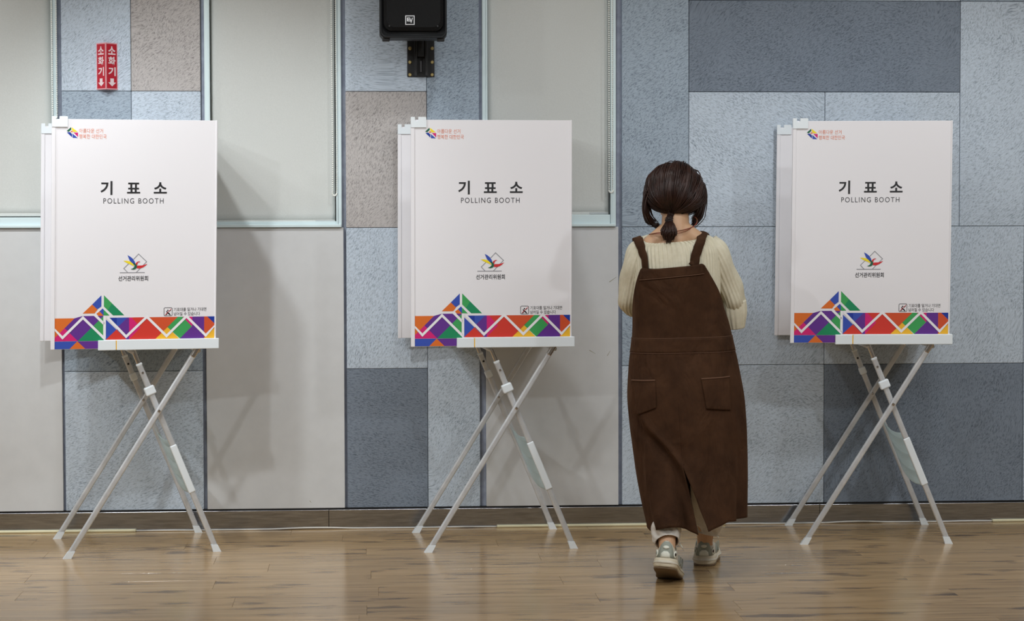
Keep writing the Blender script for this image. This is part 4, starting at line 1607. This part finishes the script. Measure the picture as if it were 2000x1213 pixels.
# ---------------------------------------------------------- shoes
def shoe(mat4, label):
    """chunky running shoe: y forward, heel at y = 0, sole on z = 0"""
    L, n = 0.262, 40

    def outline(y, k=1.0):
        s = y / L
        w = np.interp(s, [0, 0.03, 0.10, 0.25, 0.45, 0.70, 0.85, 0.95, 1.0], [0.018, 0.031, 0.040, 0.041, 0.040, 0.048, 0.044, 0.030, 0.010])
        return w * k
    ys = np.concatenate([np.linspace(0, 0.04, 10), np.linspace(0.05, 0.22, 18), np.linspace(0.23, L, 10)])

    def slab(name, z0f, z1f, grow, mat, parent, wob=0.0):
        rings = []
        for yv in ys:
            w = outline(yv) + grow
            z0, z1 = z0f(yv / L), z1f(yv / L)
            pts = []
            prof = [(-0.92, 0.0), (-1.0, 0.18), (-1.03, 0.45), (-1.0, 0.75), (-0.94, 1.0), (-0.4, 1.0), (0.4, 1.0), (0.94, 1.0), (1.0, 0.75), (1.03, 0.45), (1.0, 0.18), (0.92, 0.0), (0.3, 0.0), (-0.3, 0.0)]
            for a, b in prof:
                pts.append((a * w, yv + (grow * -1.0 if yv < 0.001 else 0), z0 + (z1 - z0) * b))
            rings.append(np.array(pts))
        V, F = loft(rings, True, True, True)
        o = mk(name, V, F, mat, parent, True)
        return o
    root = None
    rock = lambda s: 0.012 * max(0, (s - 0.72) / 0.28) ** 2
    up = None
    # upper: rings along the length, arched
    rings = []
    for yv in ys:
        s = yv / L
        w = outline(yv) * 0.95
        ht = np.interp(s, [0, 0.06, 0.2, 0.36, 0.55, 0.8, 0.93, 1.0], [0.105, 0.103, 0.090, 0.098, 0.082, 0.060, 0.050, 0.036])
        open_ = np.interp(s, [0.0, 0.05, 0.10, 0.30, 0.36, 0.4], [0, 0.55, 0.72, 0.7, 0.45, 0])
        z0 = 0.03 + rock(s)
        pts = []
        for k in range(17):
            a = PI * k / 16
            x = -math.cos(a)
            h = math.sin(a) ** 0.55
            zz = z0 + (ht - z0) * h
            if abs(x) < open_:
                zz = zz - 0.03
            pts.append((x * w * (1 - 0.12 * h), yv + 0.004 * (1 - h), zz))
        rings.append(np.array(pts))
    V, F = loft(rings, False)
    F.append(tuple(reversed(range(17))))
    sh_ = mk('shoe', V, F, M['shoe'], person, True)
    solid(sh_, 0.003)
    if label:
        sh_['label'] = label
    slab('midsole', lambda s: 0.008 + rock(s), lambda s: 0.040 - 0.006 * s + 0.004 * math.sin(9 * s) + rock(s), 0.0035, M['sole'], sh_)
    slab('midsole_wave', lambda s: 0.020 + rock(s), lambda s: 0.030 - 0.004 * s + rock(s), 0.0058, M['shoe'], sh_)
    slab('outsole', lambda s: 0.0 + rock(s), lambda s: 0.010 + rock(s), 0.0015, M['outsole'], sh_)

    # heel patches wrapped round the back of the upper
    def heel(name, pts, off, mat):
        V = []
        for a, z in pts:                 # a: angle around heel in units, z height
            x = 0.036 * math.sin(a) * (1.12 - 1.6 * max(0, z - 0.05))
            yv = 0.030 - 0.031 * math.cos(a) + 0.002 - off + 0.02 * max(0, z - 0.06)
            V.append((x * (1 + off * 8), yv, z))
        return mk(name, V, [tuple(range(len(V)))], mat, sh_)

    def blob(cx, cz, rx, rz, n=18):
        return [(cx + rx * math.cos(2 * PI * k / n), cz + rz * math.sin(2 * PI * k / n)) for k in range(n)]

    def wrap(name, pts, off, mat):
        """fan patch"""
        c = np.mean(np.array(pts), 0)
        allp = [tuple(c)] + pts
        mid = [tuple((np.array(p) + c) / 2) for p in pts]
        V = []
        for a, z in allp + mid:
            x = 0.0385 * math.sin(a)
            yv = 0.032 - 0.0345 * math.cos(a) - off + 0.05 * max(0, z - 0.075)
            V.append((x, yv, z))
        m = len(pts)
        F = []
        for k in range(m):
            k2 = (k + 1) % m
            F.append((0, 1 + m + k, 1 + m + k2))
            F.append((1 + m + k, 1 + k, 1 + k2, 1 + m + k2))
        return solid(mk(name, V, F, mat, sh_, True), 0.0022)
    wrap('heel_counter', [(-0.95, 0.040), (-0.3, 0.043), (0.3, 0.043), (0.95, 0.040), (0.75, 0.066), (0.55, 0.088), (0.25, 0.101), (-0.25, 0.101), (-0.55, 0.088), (-0.75, 0.066)], 0.002, M['shoe_grey'])
    wrap('heel_dome', [(-0.5, 0.041), (0.5, 0.041), (0.44, 0.056), (0.2, 0.064), (-0.2, 0.064), (-0.44, 0.056)], 0.0042, M['shoe_pale'])
    wrap('heel_oval', blob(0, 0.079, 0.30, 0.006), 0.0042, M['shoe_pale'])
    for s in (-1, 1):
        wrap('heel_disc', blob(s * 1.15, 0.058, 0.30, 0.014), 0.004, M['shoe_pale'])
        wrap('heel_dot', blob(s * 1.15, 0.058, 0.13, 0.006), 0.0062, M['lash'] if s > 0 else M['shoe_grey'])
    # side overlays, tongue and laces
    for s in (-1, 1):
        for y0 in (0.085, 0.118, 0.151):
            V = []
            for k in range(6):
                f = k / 5
                yv = y0 + 0.022 * f
                w = outline(yv) * 0.95
                zz = 0.040 + 0.036 * f
                for dy in (0.0, 0.014):
                    ww = outline(yv + dy) * (0.975 - 0.10 * f ** 2) + 0.001
                    V.append((s * ww, yv + dy, zz))
            F = [(2 * k, 2 * k + 1, 2 * k + 3, 2 * k + 2) for k in range(5)]
            solid(mk('side_stripe', V, F, M['shoe_grey'], sh_, True), 0.002)
    V, F = [], []
    for k in range(8):
        f = k / 7
        yv = 0.165 - 0.075 * f
        for j in range(5):
            x = (j / 4 - 0.5) * 0.042
            V.append((x, yv, 0.078 + 0.048 * f - 0.004 * abs(j - 2)))
    F = [(k * 5 + j, k * 5 + j + 1, (k + 1) * 5 + j + 1, (k + 1) * 5 + j) for k in range(7) for j in range(4)]
    solid(mk('tongue', V, F, M['shoe_grey'], sh_, True), 0.005)
    lp = []
    for k in range(4):
        f = k / 3
        yv, zz = 0.155 - 0.05 * f, 0.086 + 0.032 * f
        lp.append(tube(catmull([(-0.024, yv - 0.004, zz - 0.006), (0, yv, zz + 0.006), (0.024, yv + 0.004, zz - 0.006)], 8), 0.0024, 6))
    lp.append(tube(catmull([(0.012, 0.103, 0.122), (0.034, 0.092, 0.118), (0.05, 0.085, 0.100)], 8), 0.002, 6))
    V, F = join_vf(lp)
    mk('laces', V, F, M['shoe_pale'], sh_, True)
    for o in [sh_] + list(sh_.children):
        o.data.transform(mat4)
        o.data.update()
    return sh_


# left foot pushes off: heel raised; right foot flat and ahead
hl = np.array(pp(1297, 1128, -0.272))
ml = Matrix.Translation(Vector(hl)) @ Matrix.Rotation(math.radians(-14), 4, 'Z') @ Matrix.Rotation(math.radians(-20), 4, 'X') @ Matrix.Rotation(math.radians(4), 4, 'Y')
ml_pts = [ml @ Vector((x, y, 0)) for x in (-0.04, 0.04) for y in (0.17, 0.19)]
ml = Matrix.Translation((0, 0, -min(p.z for p in ml_pts) - 0.001)) @ ml
hr = np.array(pp(1375, 1105, 0.19))
mr = Matrix.Translation(Vector((hr[0], hr[1], 0.0))) @ Matrix.Rotation(math.radians(-13), 4, 'Z')
shoe(ml, 'cream and sage running shoe, heel raised')
shoe(mr, 'cream and sage running shoe, flat on the floor')

# ---------------------------------------------------------- hair
HC = np.array(pp(1318, 382, 0.025))
HR = np.array([0.109, 0.114, 0.128])
TIE = np.array(pp(1307, 431, -0.058))
CROWN = np.array(pp(1321, 320, 0.03))


def scalp(d, k=1.0):
    """point on the hair volume in direction d"""
    d = np.array(d, float)
    d = d / np.linalg.norm(d)
    q = HR * k
    z = d[2]
    low = max(0.0, -z - 0.12)
    q = q * np.array([1 - 0.42 * low, 1 - 0.35 * low, 1 - 0.45 * low])
    r = 1 / math.sqrt((d / q) @ (d / q))
    return HC + d * r


V, F = [], []
nA, nB = 48, 30
for i in range(nB + 1):
    th = PI * 0.80 * i / nB
    for j in range(nA):
        ph = 2 * PI * j / nA
        d = np.array([math.sin(th) * math.sin(ph), -math.sin(th) * math.cos(ph), math.cos(th)])
        k = 0.965 + 0.012 * math.sin(7 * ph + 3 * th)
        if d[1] > 0.35 and th > 0.9:      # keep the face clear
            k = min(k, 0.55)
        V.append(scalp(d, k))
for i in range(nB):
    for j in range(nA):
        F.append((i * nA + j, (i + 1) * nA + j, (i + 1) * nA + (j + 1) % nA, i * nA + (j + 1) % nA))
hair = bm_vf('hair', V, F, M['hair'])
tag(hair, 'dark brown hair tied in a low ponytail')
strands = []


def add_strand(pts, r0, r1, m=14, n=4):
    P = catmull(pts, m)
    rad = r0 + (r1 - r0) * np.linspace(0, 1, m) ** 1.5
    rad[0] *= 0.5
    strands.append(tube(P, rad, n, True))


def sphere_path(d0, d1, k, m=7, lift=0.0):
    d0, d1 = np.array(d0) / np.linalg.norm(d0), np.array(d1) / np.linalg.norm(d1)
    om = math.acos(max(-1, min(1, d0 @ d1)))
    out = []
    for t in np.linspace(0, 1, m):
        d = (math.sin((1 - t) * om) * d0 + math.sin(t * om) * d1) / math.sin(om)
        out.append(scalp(d, k + lift * math.sin(PI * t)))
    return out


dtie = (TIE - HC) / np.linalg.norm(TIE - HC)
for cl in range(125):
    # locks of hair: roots along the parting and the hairline, all combed back to the tie
    ph = random.uniform(-PI, PI)
    th = random.uniform(0.05, 1.0) if random.random() < 0.55 else random.uniform(1.0, 1.6)
    kc = 0.975 + random.uniform(-0.025, 0.045)
    lift = random.uniform(0.0, 0.05)
    bow = random.uniform(-0.012, 0.012)
    tj = np.array([random.uniform(-0.12, 0.12), 0, random.uniform(-0.06, 0.10)])
    for i in range(9):
        p2, t2 = ph + random.gauss(0, 0.09), th + random.gauss(0, 0.05)
        d0 = np.array([math.sin(t2) * math.sin(p2), -math.sin(t2) * math.cos(p2), math.cos(t2)])
        if d0[1] > 0.62:
            continue
        if abs(d0[1] - dtie[1]) < 0.15 and abs(d0[0]) < 0.1 and d0[2] < 0:
            continue
        path = sphere_path(d0, dtie + tj + rng.normal(0, 0.02, 3), kc + random.gauss(0, 0.008), 7, lift)
        path = [p + np.array([bow * math.sin(PI * q / 6), 0, 0]) for q, p in enumerate(path)]
        path.append(TIE + rng.normal(0, 0.005, 3))
        add_strand(path, random.uniform(0.0015, 0.0030), random.uniform(0.0008, 0.0015), 16)
# ponytail: a short teardrop tuft below the tie
for i in range(230):
    a = random.uniform(0, 2 * PI)
    rr = math.sqrt(random.random())
    ox, oy = rr * math.cos(a), rr * math.sin(a)
    end = pp(1305 + ox * 7 + random.uniform(-4, 5), 474 + random.uniform(-14, 3) - 6 * abs(ox), -0.088 + oy * 0.018)
    midp = pp(1306 + ox * 16, 455 + random.uniform(-4, 4), -0.094 + oy * 0.028)
    q1 = pp(1307 + ox * 11, 441, -0.082 + oy * 0.02)
    add_strand([TIE + np.array([ox, oy, 0]) * 0.008, q1, midp, end], random.uniform(0.0022, 0.0034), 0.0008, 12)
# loose locks on both sides
for i in range(95):
    j = random.gauss(0, 1)
    o = rng.normal(0, 0.004, 3)
    add_strand([scalp((-0.75, -0.25 + 0.1 * j, 0.75), 1.0), pp(1265 + 1.6 * j, 376, 0.0 + 0.01 * j) + o, pp(1261 + 2.4 * j, 400, 0.0 + 0.012 * j) + o,
                pp(1264 + 2.8 * j, 420, 0.0 + 0.012 * j) + o, pp(1273 + 3 * j + random.uniform(-2, 4), 436, 0.02) + o, pp(1284 + 4 * random.random(), 442 + 2 * j, 0.01) + o], 0.0024, 0.0006, 18)
for i in range(150):
    j = random.gauss(0, 1)
    o = rng.normal(0, 0.004, 3)
    add_strand([scalp((0.75, -0.1 + 0.15 * j, 0.72), 1.0), pp(1371 + 1.8 * j, 368, 0.0 + 0.012 * j) + o, pp(1373 + 2.4 * j, 392, 0.01 + 0.014 * j) + o,
                pp(1369 + 3 * j, 412, 0.02 + 0.012 * j) + o, pp(1362 + 4 * j, 426 + 3 * random.random(), 0.035) + o, pp(1352 + 5 * random.random(), 436 + 4 * j, 0.03) + o], 0.0024, 0.0006, 18)
# flyaway wisps
for i in range(70):
    ph = random.uniform(-1.7, 1.7)
    th = random.uniform(0.2, 1.3)
    d0 = np.array([math.sin(th) * math.sin(ph), -math.sin(th) * math.cos(ph), math.cos(th)])
    p0 = scalp(d0, 1.0)
    add_strand([p0, p0 + d0 * 0.007 + np.array([0.008 * math.sin(ph), 0, -0.012]), p0 + d0 * 0.009 + np.array([0.014 * math.sin(ph + 1), -0.004, -0.034])], 0.0012, 0.0005, 8)
V, F = join_vf(strands)
tag(mk('strands', V, F, M['hair'], hair, True), kind='stuff')
V, F = tube([TIE + 0.0115 * np.array([math.cos(a), math.sin(a) * 1.0, 0.35 * math.sin(a)]) for a in np.linspace(0, 2 * PI, 25)], 0.004, 8)
mk('hair_tie', V, F, M['bracket'], hair, True)
# braided cord: over the nape and looping up behind the right ear
V, F = tube(catmull([pp(1268, 458, -0.03), pp(1284, 455, -0.058), pp(1310, 453, -0.075), pp(1335, 449, -0.066), pp(1351, 444, -0.035), pp(1360, 437, -0.01), pp(1361, 428, 0.0), pp(1355, 423, 0.01)], 60), 0.0019, 8)
mk('neck_cord', V, F, M['cord_neck'], person, True)
V, F = tube(catmull([pp(1268, 458, -0.03), pp(1290, 457, -0.065), pp(1318, 457, -0.08), pp(1342, 450, -0.06), pp(1352, 444, -0.03)], 40), 0.0013, 6)
mk('neck_cord', V, F, M['cord_neck'], person, True)
